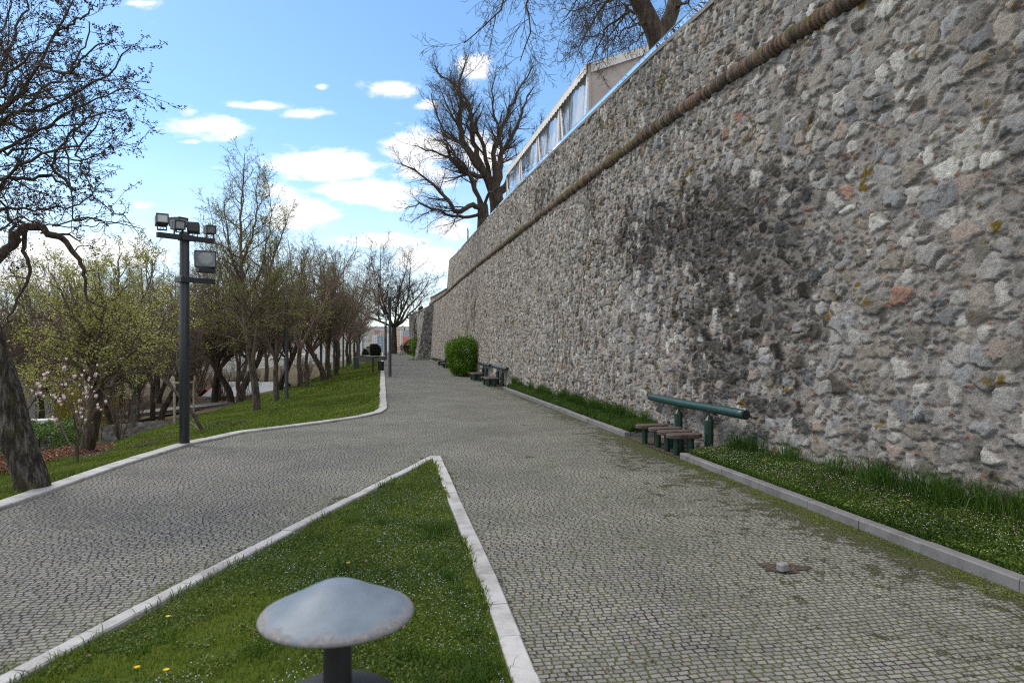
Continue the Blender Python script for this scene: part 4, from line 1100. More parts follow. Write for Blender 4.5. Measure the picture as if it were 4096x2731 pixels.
lamps = [(-7.15,40,0,'tall black lamp post standing on the paving near the left kerb','big'),
         (-14.75,80,0,'slim lamp post just behind the large foreground lamp post on the path',''),
         (-19.55,105,0,'farthest lamp post on the path, half hidden behind the others','')]
for u, v, tp_, lb in [(1146,1596,1153,'near dark lamp post on the grass bank between bare trees'), (1284,1527,1221,'slate blue lamp post on the bank right of the double trunked tree'),
                 (1337,1505,1242,'lamp post on the bank right of the dark forked sapling'), (1373,1492,1275,'thin lamp post on the bank with a sunlit edge among dense trees'),
                 (1398,1483,1300,'distant lamp post on the bank left of the dark bin'), (1437,1474,1305,'distant lamp post touching the dark bin on the bank'), (1452,1453,1330,'farthest bank lamp post near the yew planters')]:
    d = 5.28*F/(v-tp_); x = (u-2048)/F*d; lamps.append((x, d, 2-(v-H0)/F*d, lb, ''))
for i, (x, y, z, lb, _) in enumerate(lamps):
    b = lp if i == 0 else copy_tree(lp); b.location = (x, y, z if i < 3 else min(z, T1(x, y)+.1)); tag(b, lb, 'lamp post', GL)
    if i in (4,):
        for ch in b.children:
            if ch.type == 'MESH': ch.data = ch.data.copy(); ch.data.materials[0] = M_POLE2

def floodlight_mast():
    bx, by = -6.38, 13.3; z0 = T1(bx-.1, by)
    o = empty('floodlight_mast', (bx, by, 0), label='tall anthracite mast carrying clustered floodlights beside the left kerb', cat='light mast')
    mb = MB(); mb.lathe([(.094,z0-.4),(.094,2.3),(.090,2.34),(.088,4.13),(.080,4.15)], k=20); p = mb.build('pole', M_POLE, o)
    for q in p.data.polygons: q.use_smooth = len(q.vertices) == 4
    ang = R(51); ca, sa = math.cos(ang), math.sin(ang)
    ax = np.array([(ca,sa,0),(-sa,ca,0),(0,0,1)])
    def A(t, off=0, z=0): return (t*ca+off*sa, t*sa-off*ca, z)
    # upper crossarm, carried on the viewer's side of the pole
    mb = MB(); mb.box(A(-.31,.06,4.03), (.48,.06,.10), ax=ax, bev=.006); mb.box(A(.325,.06,4.03), (.47,.06,.10), ax=ax, bev=.006); mb.box(A(0,.05,4.03), (.21,.22,.105), ax=ax, bev=.006); mb.build('crossarm', M_POLE, o)
    mb = MB(); mb.box(A(.325,.06,3.22), (.50,.06,.10), ax=ax, bev=.006); mb.box(A(-.02,.04,3.22), (.24,.24,.11), ax=ax, bev=.008); mb.build('crossarm', M_POLE, o)
    mb = MB(); mb.box((.10,.03,2.0), (.08,.08,.10), bev=.01); mb.build('sensor_box', M_POLE, o)
    def spot(pos_, yaw, pitch, w, h, dpt, lens, name='floodlight', rnd=False):
        s = empty(name, pos_); s.parent = o; s.rotation_euler = (pitch, 0, yaw)      # faces local -y
        mb = MB(); mb.box((0,dpt*.5,0), (w,dpt*.55,h), bev=.012); mb.box((0,dpt*.05,0), (w*.99,dpt*.4,h*.99), bev=.008); b_ = mb.build('housing', M_POLE, s)
        mb = MB(); t = .022
        for sx in (-1,1): mb.box((sx*(w/2-t/2), -dpt*.18, 0), (t,.03,h), bev=.003)
        for sz_ in (-1,1): mb.box((0, -dpt*.18, sz_*(h/2-t/2)), (w-2*t,.028,t), bev=.003)
        mb.build('bezel', M_POLE, s)
        mb = MB(); mb.box((0,-dpt*.16,0), (w-2*t,.008,h-2*t)); mb.build('lens', lens, s)
        if rnd:
            mb = MB(); mb.lathe([(.145,0),(.140,.012),(.10,.020),(.01,.022)], k=28); q = mb.build('reflector', M_LENSM, s); q.rotation_euler = (R(90),0,0); q.location = (0,-dpt*.16-.006,.0); q.scale = (1, .92, 1)
        mb = MB()
        for sx in (-1,1): mb.box((sx*w*.36, .05, -h/2-.045), (.018,.05,.12))
        mb.box((0,.05,-h/2-.10), (w*.8,.06,.014)); mb.build('bracket', M_POLE, s)
        mb = MB(); mb.tube([(-w*.2,.06,-h/2), (-w*.1,.10,-h/2-.06), (w*.05,.07,-h/2-.03), (w*.15,.06,-h/2-.09)], .007, 5); mb.build('cable', M_BLACK, s)
    zt = 4.07+.215
    spot(A(-.45,.06,zt+.05), R(34), R(-10), .215, .19, .26, M_LENS)
    spot(A(-.13,.06,zt-.02), R(44), R(4), .20, .18, .28, M_LENSM)
    spot(A(.03,-.20,zt+.085), R(62), R(4), .21, .19, .32, M_LENSM)
    spot(A(.20,-.04,zt-.04), R(200), R(4), .215, .19, .26, M_LENSD)
    spot(A(.49,.06,zt-.03), R(40), R(2), .19, .17, .22, M_LENSD)
    spot(A(.40,.03,3.66), R(22), R(2), .40, .33, .22, M_LENSD, rnd=True)
    mb = MB(); mb.box(A(.40,.04,3.44), (.34,.14,.09), ax=ax, bev=.01); mb.build('ballast_box', M_POLE, o)
M_LENSM = simple('grey_lens', (.30,.32,.33), .3, .12, 8, spec=.7)
floodlight_mast()

# bollard light in the foreground
def bollard():
    d = 2.3; x = (1350-2048)/F*d
    o = empty('bollard_light', (x, d, 0), label='out of focus zinc mushroom cap bollard light at the bottom of the picture', cat='bollard')
    prof = [(.002,.100),(.035,.097),(.065,.088),(.10,.072),(.15,.046),(.20,.022),(.235,.006),(.250,-.002),(.256,-.010),(.254,-.016),(.22,-.016),(.04,-.01)]
    mb = MB(); mb.lathe(prof, k=72, cap=False); c = mb.build('cap', M_ZINC, o, smooth=True); c.location = (0,0,1.100)
    mb = MB(); mb.lathe([(.047,.60),(.047,1.085)], k=24, cap=False); mb.build('stem', M_BLACK, o, smooth=True)
    for z in (.815, .70):
        mb = MB(); mb.lathe([(.047,.028),(.12,.018),(.185,-.004),(.205,-.022),(.19,-.026),(.047,-.006)], k=48, cap=False); l = mb.build('louvre', M_BLACK, o, smooth=True); l.location = (0,0,z)
    mb = MB(); mb.lathe([(.075,-.05),(.075,.56),(.05,.59),(.047,.61)], k=24); mb.build('shaft', M_BLACK, o, smooth=False)
bollard()

# bins, planters, far furniture
o = empty('litter_bin', (-8.85,45.5,T1(-8.85,45.5)), label='dark litter bin hung from an arched post at the left kerb', cat='bin')
mb = MB(); mb.box((-.42,0,.5), (.09,.09,1.05), bev=.01); mb.tube([(-.42,0,1.02),(-.15,0,1.06),(.28,0,1.02)], .02, 6); mb.build('post', M_BLACK, o)
mb = MB(); mb.lathe([(.20,.12),(.20,.72),(.21,.74)], (.12,0,0), 18); mb.build('basket', M_BLACK, o)
mb = MB(); mb.box((-.2,0,.68), (.4,.04,.05)); mb.build('arm', M_BLACK, o)
p = ray(1425, 1477)
o = empty('litter_bin', tuple(p), label='slate blue box bin on the bank beside a lamp post', cat='bin')
mb = MB(); mb.box((0,0,.52), (.42,.42,1.0), bev=.02); mb.build('body', M_POLE2, o); mb = MB(); mb.box((0,0,1.04), (.46,.46,.04), bev=.01); mb.build('lid', M_CAPM, o)
def planter(x, y, w, h, label, wood=True):
    o = empty('stone_planter', (x, y, -.6), label=label, cat='planter')
    mb = MB(); mb.box((0,0,(h+.6)/2), (w,.9,h+.6), bev=.03); mb.build('base', m_granite('planter_stone', (.17,.165,.16)), o)
    mb = MB(); mb.box((0,0,h+.6+.05), (w+.14,1.05,.10), bev=.02); mb.build('slab', M_CONC, o)
planter(-15.2, 76, 2.1, .40, 'low stone planter block abutting the left kerb in the distance')
planter(-17.9, 84, 1.6, .35, 'smaller stone block behind the planter on the bank')
o = MB().box((0,0,.6), (.7,.5,2.4), bev=.03).box((0,0,1.85), (.9,.7,.12), bev=.02).build('stone_pillar', M_CONC, label='short stone pillar left of the dark clipped yew', cat='pillar'); o.location = (-19.2, 92, -.4)

def railing_far():
    o = empty('guard_railing', (-22,146,0), label='dark guard railing closing the far end of the path', cat='railing')
    for k in range(9):
        mb = MB(); mb.box((-4+k*1.6,0,.5), (.06,.06,1.1)); mb.build('post', M_POLE, o)
    for z in (.35,.7,1.05): MB().tube([(-4,0,z),(8.8,0,z)], .025, 5).build('rail', M_POLE, o)
railing_far()

# ------------------------------------------------------------------ trees
def unit(v): return v/(np.linalg.norm(v)+1e-9)
class Tree:
    def __init__(s, seed, **k):
        s.r = np.random.default_rng(seed); s.lv = {}; s.tips = []
        s.k = dict(dens=(0,2.2,5,8,0), ratio=(.5,.5,.5,.45,.4), ang=(45,45,48,48,48), gn=(.06,.14,.2,.25,.3), up=(.1,.12,.08,.05,.02), cap=(9,3.2,1.5,.7,.35), maxl=4, minr=.0035, rr=.55, t0=.25, npt=(8,7,6,5,4), spread=(0,0,0))
        s.k.update(k)
    def add(s, l, pts, rad): s.lv.setdefault(l, []).append((np.asarray(pts), np.asarray(rad)))
    def limb(s, ctrl, r0, r1, l=0, n=None, jit=.0, sprout=True, t0=None):
        c = np.array(ctrl, float); d = np.r_[0, np.cumsum(np.linalg.norm(np.diff(c, axis=0), axis=1))]
        n = n or max(6, int(len(c)*3)); t = np.linspace(0, d[-1], n)
        # Catmull-Rom through the control points
        out = []
        for q in t:
            i = min(np.searchsorted(d, q, 'right')-1, len(c)-2); u = (q-d[i])/(d[i+1]-d[i]+1e-9)
            p0 = c[max(i-1,0)]; p1 = c[i]; p2 = c[i+1]; p3 = c[min(i+2, len(c)-1)]
            out.append(.5*((2*p1)+(-p0+p2)*u+(2*p0-5*p1+4*p2-p3)*u*u+(-p0+3*p1-3*p2+p3)*u**3))
        out = np.array(out); out[1:-1] += s.r.normal(0, jit, (n-2, 3)) if jit else 0
        rad = np.linspace(r0, r1, n)
        s.add(l, out, rad)
        if sprout: s.sprout(out, rad, l, t0)
        return out, rad
    def sprout(s, pts, rad, l, t0=None):
        K = s.k
        if l >= K['maxl']: return
        L = np.linalg.norm(np.diff(pts, axis=0), axis=1).sum()
        n = K['dens'][l+1]*L if K['dens'][l+1] else 3
        n = int(n)+(s.r.random() < n % 1)
        if l > 0: n = max(n, 2)
        for i in range(n):
            t = (K['t0'] if t0 is None else t0); t = t+(1-t)*((i+s.r.random())/n)
            s.child(pts, rad, t, l, L)
    def child(s, pts, rad, t, l, L, ang=None, Lc=None):
        K = s.k; m = len(pts)-1; f = t*m; i = min(int(f), m-1); u = f-i
        p = pts[i]*(1-u)+pts[i+1]*u; r = rad[i]*(1-u)+rad[i+1]*u; T = unit(pts[i+1]-pts[i])
        a = R((K['ang'][l] if ang is None else ang)+s.r.normal(0, 10)); q = s.r.normal(0, 1, 3); q = unit(q-T*(q@T))
        d = unit(T*math.cos(a)+q*math.sin(a))
        if Lc is None: Lc = min(L*K['ratio'][l], K['cap'][l+1])*s.r.uniform(.55, 1.15)*(1.15-.55*t)
        rc = max(min(r*K['rr']*s.r.uniform(.7,1.1), Lc*.035+.003), K['minr'])
        n = K['npt'][min(l+1, 4)]; out = [p]
        st = Lc/(n-1)
        for j in range(n-1):
            d = unit(d+s.r.normal(0, K['gn'][l+1], 3)+np.array([0,0,K['up'][l+1]])); out.append(out[-1]+d*st)
        out = np.array(out); rd = np.linspace(rc, max(rc*.35, K['minr']*.8), n)
        s.add(l+1, out, rd); s.sprout(out, rd, l+1, .12)
        if l+1 >= K['maxl']-1: s.tips.append(out)
    def mesh(s, levels, sides):
        Vs, Fs, k0 = [], [], 0
        for l in levels:
            by = {}
            for p, r in s.lv.get(l, []): by.setdefault(len(p), []).append((p, r))
            kk = sides[min(l, len(sides)-1)]
            for n, lst in by.items():
                Pp = np.array([p for p, _ in lst]); Rr = np.array([r for _, r in lst]); B = len(lst)
                T = np.gradient(Pp, axis=1); T /= np.linalg.norm(T, axis=2, keepdims=True)+1e-9
                mean = np.abs(T.mean(1)); ref = np.eye(3)[mean.argmin(1)][:,None,:]
                U = np.cross(T, np.broadcast_to(ref, T.shape)); U /= np.linalg.norm(U, axis=2, keepdims=True)+1e-9; W = np.cross(T, U)
                a = np.arange(kk)/kk*2*np.pi
                V = Pp[:,:,None,:]+Rr[:,:,None,None]*(np.cos(a)[None,None,:,None]*U[:,:,None,:]+np.sin(a)[None,None,:,None]*W[:,:,None,:])
                idx = np.arange(B*n*kk).reshape(B, n, kk); nx = np.roll(idx, -1, 2)
                q = np.stack([idx[:,:-1], nx[:,:-1], nx[:,1:], idx[:,1:]], -1).reshape(-1,4)
                Vs.append(V.reshape(-1,3)); Fs.append(q+k0); k0 += B*n*kk
        return np.concatenate(Vs), np.concatenate(Fs)
    def twig_points(s, per, spread=.03):
        pts = []
        for t in s.tips:
            m = len(t)-1; k = s.r.poisson(per)
            if k == 0: continue
            f = np.minimum(np.floor(s.r.random(k)*3)/2.001, 1)*m*.999; i = np.minimum(f.astype(int), m-1); u = (f-i)[:,None]
            pts.append(t[i]*(1-u)+t[i+1]*u+s.r.normal(0, spread, (k,3)))
        return np.concatenate(pts)
    def build(s, name, loc, bark, twig, leaf=None, tl=(0,), **kw):
        """leaf: (material, per twig, size, spread)"""
        loc = np.array(loc, float); o = empty(name, tuple(loc), **kw)
        V, Fc = s.mesh(tl, (14, 9)); npmesh('trunk', V-loc*s.rel, Fc, bark, o, smooth=True)
        V, Fc = s.mesh([l for l in s.lv if l not in tl], (10, 6, 4, 3, 3)); npmesh('crown', V-loc*s.rel, Fc, twig, o, smooth=True)
        if leaf:
            C = s.twig_points(leaf[1], leaf[3]); leaves('foliage', C-loc*s.rel, leaf[2]*(.6+.8*rng.random(len(C))), leaf[0], o)
        return o
    rel = 1.0

def generic(seed, H, r, fork, nl, spreadang, droop=0., lean=(0,0), multi=1, **k):
    """a free-standing tree grown from the origin"""
    T = Tree(seed, **k); T.rel = 0.0
    q = T.r
    base = np.array([0,0,-.3])
    top = np.array([lean[0], lean[1], fork])
    tr_ = [base, np.array([lean[0]*.1, lean[1]*.1, fork*.3]), np.array([lean[0]*.5, lean[1]*.5, fork*.65])+q.normal(0, .05, 3), top]
    T.limb(tr_, r*1.25, r*.85, 0, 10, .01, sprout=False)
    for i in range(nl):
        a = 2*math.pi*(i+q.uniform(-.3,.3))/nl; inc = R(spreadang*q.uniform(.25, 1.1)) if i else R(5)
        L = (H-fork)*q.uniform(.78, 1.05)*(1 if inc < .5 else .9); d = np.array([math.cos(a)*math.sin(inc), math.sin(a)*math.sin(inc), math.cos(inc)])
        c = [top+np.array([0,0,-.15])]; n = 6
        for j in range(n): d = unit(d+q.normal(0, .10, 3)+np.array([0,0,.10-droop*j])); c.append(c[-1]+d*L/n)
        rr = r*q.uniform(.42, .62)
        T.limb(c, rr, .02, 1, 14, .02, t0=.12)
    return T

protos = {}
T = generic(21, 10.2, .15, 2.6, 6, 40, dens=(0,1.9,3.2,6.0,0), ang=(45,42,45,48), cap=(9,9,2.2,1.0,.5), maxl=4, minr=.006, up=(.1,.1,.10,.05,.03), gn=(.06,.12,.13,.16,.2))
def proto(key, T, bark, twig, leaf):
    o = T.build('bare_tree', (0,0,0), bark, twig, leaf); protos[key] = o; o['_used'] = 0; return o
def plant(key, x, y, z, s=1., rz=0., name=None, **kw):
    p = protos[key]
    if p['_used'] == 0: o = p; p['_used'] = 1
    else: o = copy_tree(p)
    o.location = (x, y, z); o.scale = (s, s, s); o.rotation_euler = (0,0,rz)
    if name: o.name = name
    tag(o, **kw); return o
proto('avenue', T, M_BARK, M_TWIG, (M_LEAFY, 1.0, .05, .04))
T = generic(22, 9.6, .14, 2.4, 6, 44, dens=(0,2.0,3.2,6.0,0), cap=(9,9,2.0,1.0,.5), minr=.007, gn=(.06,.14,.15,.2,.25))
proto('reddish', T, M_BARKD, M_TWIGR, (M_LEAFY, .35, .05, .04))
T = generic(23, 9.6, .20, 2.4, 6, 46, lean=(1.0,.2), dens=(0,1.7,2.9,5.5,0), cap=(9,9,2.4,1.1,.5), minr=.007, gn=(.08,.17,.2,.25,.3))
proto('gnarled', T, M_BARKD, M_TWIG, (M_LEAFY, .5, .055, .05))
T = generic(25, 15, .27, 3.6, 8, 62, dens=(0,.9,1.8,3.6,0), cap=(12,12,4.6,2.1,1.0), minr=.011, gn=(.05,.12,.15,.2,.2), up=(.1,.08,.12,.12,.1))
proto('tall', T, M_BARKD, M_TWIGD, None)

def TT(u, v): p = ray(u, v); return p
GW = 'trees on the grass bank'
p = TT(1027,1640)
# double-stemmed tree on the bank, the tallest of the group left of the path
def bank_tree():
    T = Tree(31, dens=(0,3.2,4.8,8,0), ratio=(.42,.5,.5,.45), ang=(48,45,48,48), cap=(9,3.0,1.7,.9,.45), minr=.0045, gn=(.05,.11,.14,.18,.2), up=(.1,.09,.07,.05,.03), t0=.2)
    d = p[1]; Z = lambda X, Y, dd=0: D(X, Y, d+dd)
    T.limb([p+np.array([0,0,-.3]), p+np.array([-.02,0,.5]), Z(582,860), Z(572,800)], .16, .125, 0, 10, sprout=False)
    T.limb([Z(573,802), Z(562,735), Z(556,640,.2), Z(553,540,.3), Z(556,450,.2), Z(560,395), Z(562,352)], .115, .012, 1, 22, .015, t0=.15)
    T.limb([Z(580,840), Z(590,760,-.2), Z(600,700,-.3), Z(618,620,-.5), Z(640,560,-.6), Z(662,500,-.6)], .095, .012, 1, 20, .015, t0=.25)
    for c in ([(566,760,0),(530,700,.6),(505,620,.9),(492,540,1.0),(480,480,1.2)], [(558,700,0),(590,640,1.0),(612,560,1.5),(622,480,1.8),(615,420,1.9)], [(562,745,0),(600,690,-1),(650,650,-1.5),(700,620,-1.6)],
              [(556,650,.2),(530,590,-.8),(520,520,-1.2),(515,460,-1.4)], [(556,600,.2),(580,540,-.6),(590,470,-.9),(592,410,-1.)], [(572,790,0),(520,770,-1),(470,740,-1.6),(430,690,-2)], [(595,740,-.2),(650,720,-1.4),(705,712,-2.2),(740,718,-2.4)]):
        T.limb([Z(*q) for q in c], .055, .010, 1, 14, .03, t0=.15)
    return T.build('budding_tree', tuple(p), M_BARK, M_TWIG, (M_LEAFY, 2.2, .044, .035), label='tall double stemmed budding tree in the centre of the grass bank', cat='tree', group=GW)
bank_tree()
for u, v, key, s, rz, lb, nm in [
    (1105,1602,'avenue',.78,1.0,'slender tree just right of the double stemmed tree on the bank','budding_tree'),
    (1200,1548,'reddish',1.0,.4,'knobbly tree trunk between the first two bank lamp posts','bare_tree'),
    (1296,1524,'gnarled',.85,3.2,'leaning tree directly behind the slate blue lamp post','bare_tree'),
    (1316,1520,'avenue',.92,2.0,'dark forked tree right of the slate blue lamp post','budding_tree'),
    (1345,1502,'reddish',1.1,2.2,'dark trunk right behind the third bank lamp post','bare_tree'),
    (960,1608,'gnarled',1.05,0.4,'thick upright trunk behind and left of the double stemmed tree','bare_tree'),
    (925,1610,'gnarled',1.0,3.5,'mossy trunk leaning left on the crest of the bank','bare_tree'),
    (858,1618,'gnarled',1.05,5.1,'twisted pale scarred trunk on the crest of the bank','bare_tree')]:
    q = TT(u, v); plant(key, q[0], q[1], q[2], s, rz, nm, label=lb, cat='tree', group=GW)
# avenue of reddish trees running to the far end
GA = 'reddish bare trees of the far avenue'
rs = random.Random(5)
for i, (s_, y) in enumerate([(3.6,62),(6.8,66),(3.2,72),(3.4,82),(6.6,86),(3.3,92),(6.8,103),(3.5,106),(3.7,120)]):
    x = float(xk(y))-s_-.6; plant('reddish' if i % 3 else 'avenue', x, y, T1(x, y)-.05, rs.uniform(.95,1.2), rs.uniform(0,6.3), 'bare_tree',
        label='reddish twigged bare tree in the dense avenue left of the far path', cat='tree', group=GA)
# woodland beyond the bank
GV = 'woodland trees below the bank'
for i in range(64):
    y = rs.uniform(30, 100); lat = rs.uniform(-.86, -.30); x = lat*y
    if x > np.interp(y, CR[:,0], CR[:,1])-3.0: continue
    key = rs.choice(['reddish','gnarled','gnarled','avenue','reddish'])
    plant(key, x, y, T1(x, y)-.1, rs.uniform(.75,1.15), rs.uniform(0,6.3), 'bare_tree', label='bare brown tree in the woodland below the grass bank', cat='tree', group=GV)
for lat, y, s_ in ((-.60,55,1.25),(-.52,60,1.3),(-.43,52,1.3),(-.47,70,1.4),(-.36,62,1.2),(-.66,62,1.1),(-.40,44,1.0)):
    plant('avenue', lat*y, y, T1(lat*y, y)-.1, s_*.95, rs.uniform(0,6), 'budding_tree', label='taller budding tree at the back of the woodland', cat='tree', group='taller trees at the back of the woodland')

# big pale-green leafing tree on the left
def green_tree():
    b = np.array([-11.55, 18.4, 0]); b[2] = T1(b[0], b[1])-.2; d = b[1]
    Z = lambda X, Y, dd=0: D(X, Y, d+dd)
    T = Tree(41, dens=(0,2.6,4.2,7.0,0), ratio=(.45,.5,.5,.5), ang=(50,48,48,50), cap=(9,2.6,1.5,.8,.45), minr=.005, gn=(.06,.15,.18,.22,.25), up=(.1,.12,.10,.08,.05), t0=.15)
    T.limb([b, Z(216,960), Z(219,915), Z(224,880)], .19, .16, 0, 9, sprout=False)
    for c, r in (([(222,900,0),(190,850,-.6),(140,830,-1),(90,840,-1.2),(50,850,-1.4)],.08), ([(224,880,0),(215,820,.2),(195,760,.5),(180,690,.6),(165,620,.6)],.11), ([(224,885,0),(240,800,.6),(262,720,.8),(275,650,1.),(280,580,1.1)],.11),
                 ([(226,890,0),(270,840,-.6),(320,800,-.9),(360,760,-1.2),(390,700,-1.3)],.09), ([(222,890,0),(180,790,-.5),(120,740,-.9),(70,700,-1.1),(40,650,-1.1)],.09), ([(224,880,0),(200,780,-1),(150,700,-1.6),(110,620,-1.9)],.08),
                 ([(226,895,0),(280,860,.9),(330,850,1.4),(375,830,1.6)],.06), ([(224,870,0),(300,740,1.6),(340,670,2),(350,600,2.1)],.08), ([(222,900,0),(170,880,.8),(110,880,1.4),(60,900,1.6)],.06), ([(224,870,0),(230,770,-1.2),(235,690,-1.8),(225,610,-2)],.08)):
        T.limb([Z(*q) for q in c], r, .012, 1, 14, .04, t0=.2)
    return T.build('leafing_tree', tuple(b), M_BARKD, M_TWIG, (M_LEAFP, 4.6, .052, .045), label='wide pale green leafing tree behind the magnolia on the left', cat='tree')
green_tree()
def slanting_tree():
    b = TT(812,1722); d = b[1]; Z = lambda X, Y, dd=0: D(X, Y, d+dd)
    T = Tree(43, dens=(0,2.6,4.4,6.5,0), cap=(6,1.9,1.2,.7,.4), minr=.004, gn=(.05,.12,.15,.2,.2), up=(.1,.1,.1,.05,0))
    T.limb([b+np.array([.05,0,-.2]), Z(452,965), Z(425,925), Z(385,880,.2), Z(348,842,.4)], .06, .045, 0, 10, sprout=False)
    for c, r in (([(350,845,.4),(320,800,.4),(290,770,.4),(250,745,.4)],.03), ([(365,862,.3),(345,800,.6),(330,740,.8),(325,680,.9)],.03), ([(350,845,.4),(310,830,0),(270,825,-.2),(240,830,-.2)],.025), ([(385,880,.2),(388,820,.2),(380,760,.3),(370,700,.4)],.025)):
        T.limb([Z(*q) for q in c], r, .007, 1, 12, .02, t0=.1)
    T.build('leafing_tree', tuple(b), M_BARK, M_TWIG, (M_LEAFP, 1.6, .040, .03), label='thin tree slanting up to the left behind the floodlight mast', cat='tree')
slanting_tree()

# near leaning tree at the left edge with overhanging crown
def near_tree():
    b = np.array([-6.75, 9.35, 0]); b[2] = T1(b[0], b[1]); d = 9.3
    Z = lambda X, Y, dd=0: D(X, Y, d+dd)
    T = Tree(51, rr=.45, dens=(0,2.8,4.6,7.5,0), ratio=(.42,.52,.5,.45), ang=(52,50,50,50), cap=(9,2.0,1.1,.55,.3), minr=.0035, gn=(.06,.15,.2,.24,.26), up=(.05,.06,.06,.06,.05), t0=.15)
    T.limb([Z(80,1140), Z(70,1095), Z(38,1000), Z(8,880), Z(-40,740), Z(-90,600), Z(-110,450)], .215, .14, 0, 18, sprout=False)
    # contorted low limb without buds
    T2 = Tree(52, dens=(0,.9,2.2,5,0), ratio=(.3,.4,.5,.45), cap=(9,.9,.5,.3,.2), minr=.0035, gn=(.06,.25,.3,.3,.3), up=(0,-.05,.02,.03,0), maxl=3, t0=.25)
    T2.limb([Z(-70,640), Z(-20,610), Z(30,560), Z(50,528), Z(85,520), Z(115,540), Z(135,543), Z(165,575), Z(192,612), Z(196,660), Z(205,690), Z(250,712)], .085, .008, 1, 40, .012, t0=.3)
    T2.limb([Z(60,525,.1), Z(55,575,.1), Z(70,620,.1), Z(45,680,.1), Z(20,730,.1), Z(0,760,.1)], .035, .008, 1, 20, .012)
    T2.limb([Z(20,575), Z(28,520,.2), Z(5,470,.3), Z(-20,420,.4)], .03, .01, 1, 12, .02)
    limbs = [([(-110,450,0),(-60,300,.2),(-10,260,.2),(60,190,.3),(115,210,.3)],.085), ([(-80,560,0),(0,430,-.2),(60,405,-.2),(120,408,-.2),(168,437,-.3)],.075),
             ([(-100,420,0),(-20,270,-.5),(40,230,-.5),(85,150,-.6),(130,80,-.6),(160,10,-.6),(185,-40,-.6)],.055), ([(-90,400,0),(0,350,.5),(90,300,.7),(180,250,.8),(250,215,.9),(300,205,.9)],.045),
             ([(-60,330,0),(40,262,-.4),(120,240,-.6),(200,200,-.7),(262,160,-.8),(300,110,-.8)],.045), ([(-80,450,0),(20,400,-.6),(100,350,-.8),(180,330,-.9),(230,270,-1)],.04),
             ([(-60,300,0),(-10,180,.4),(30,90,.6),(60,10,.7),(90,-60,.7)],.05), ([(-80,500,0),(0,480,.3),(90,480,.5),(170,470,.6),(215,440,.6)],.035), ([(168,437,-.3),(120,380,-.5),(170,300,-.7),(235,260,-.8),(290,250,-.9)],.03),
             ([(-100,380,0),(-30,240,-1),(30,150,-1.3),(90,120,-1.4),(150,120,-1.5)],.045), ([(40,260,0),(110,200,.5),(170,150,.7),(200,90,.8),(205,50,.8)],.035), ([(-100,300,0),(-40,150,1),(10,60,1.3),(30,-20,1.4)],.045),
             ([(85,150,-.6),(150,170,-.8),(210,120,-1),(240,100,-1)],.03), ([(130,80,-.6),(190,40,-.8),(225,10,-.9)],.025),
             ([(-40,560,0),(40,500,-.6),(100,520,-.8),(190,500,-1),(250,520,-1)],.02),([(0,350,.3),(60,340,.8),(120,360,1.),(190,370,1.1),(240,350,1.1)],.03),
             ([(-20,270,0),(60,300,.9),(140,290,1.2),(200,285,1.3)],.03)]
    for c, r in limbs: T.limb([Z(*q) for q in c], r*.72, .008, 1, 20, .02, t0=.12)
    # sawn stub end
    T3 = [([(170,290,-.4),(175,340,-.5),(205,420,-.6),(230,470,-.6),(290,500,-.6),(320,540,-.6)],.014), ([(150,330,-.4),(155,400,-.5),(170,470,-.6),(160,500,-.6),(215,505,-.6),(335,525,-.6)],.014), ([(120,520,-.4),(220,520,-.6),(290,505,-.6),(305,515,-.6)],.010)]
    for c, r in T3: T2.limb([Z(*q) for q in c], r, .004, 1, 18, .02, t0=.3)
    for l, lst in T2.lv.items(): T.lv.setdefault(l, []).extend(lst)
    o = T.build('bare_tree', tuple(b), M_BARKN, M_TWIGD, (M_BUD, 6.0, .026, .014), label='near leaning tree with furrowed trunk at the left edge of the picture', cat='tree')
    return o
near_tree()

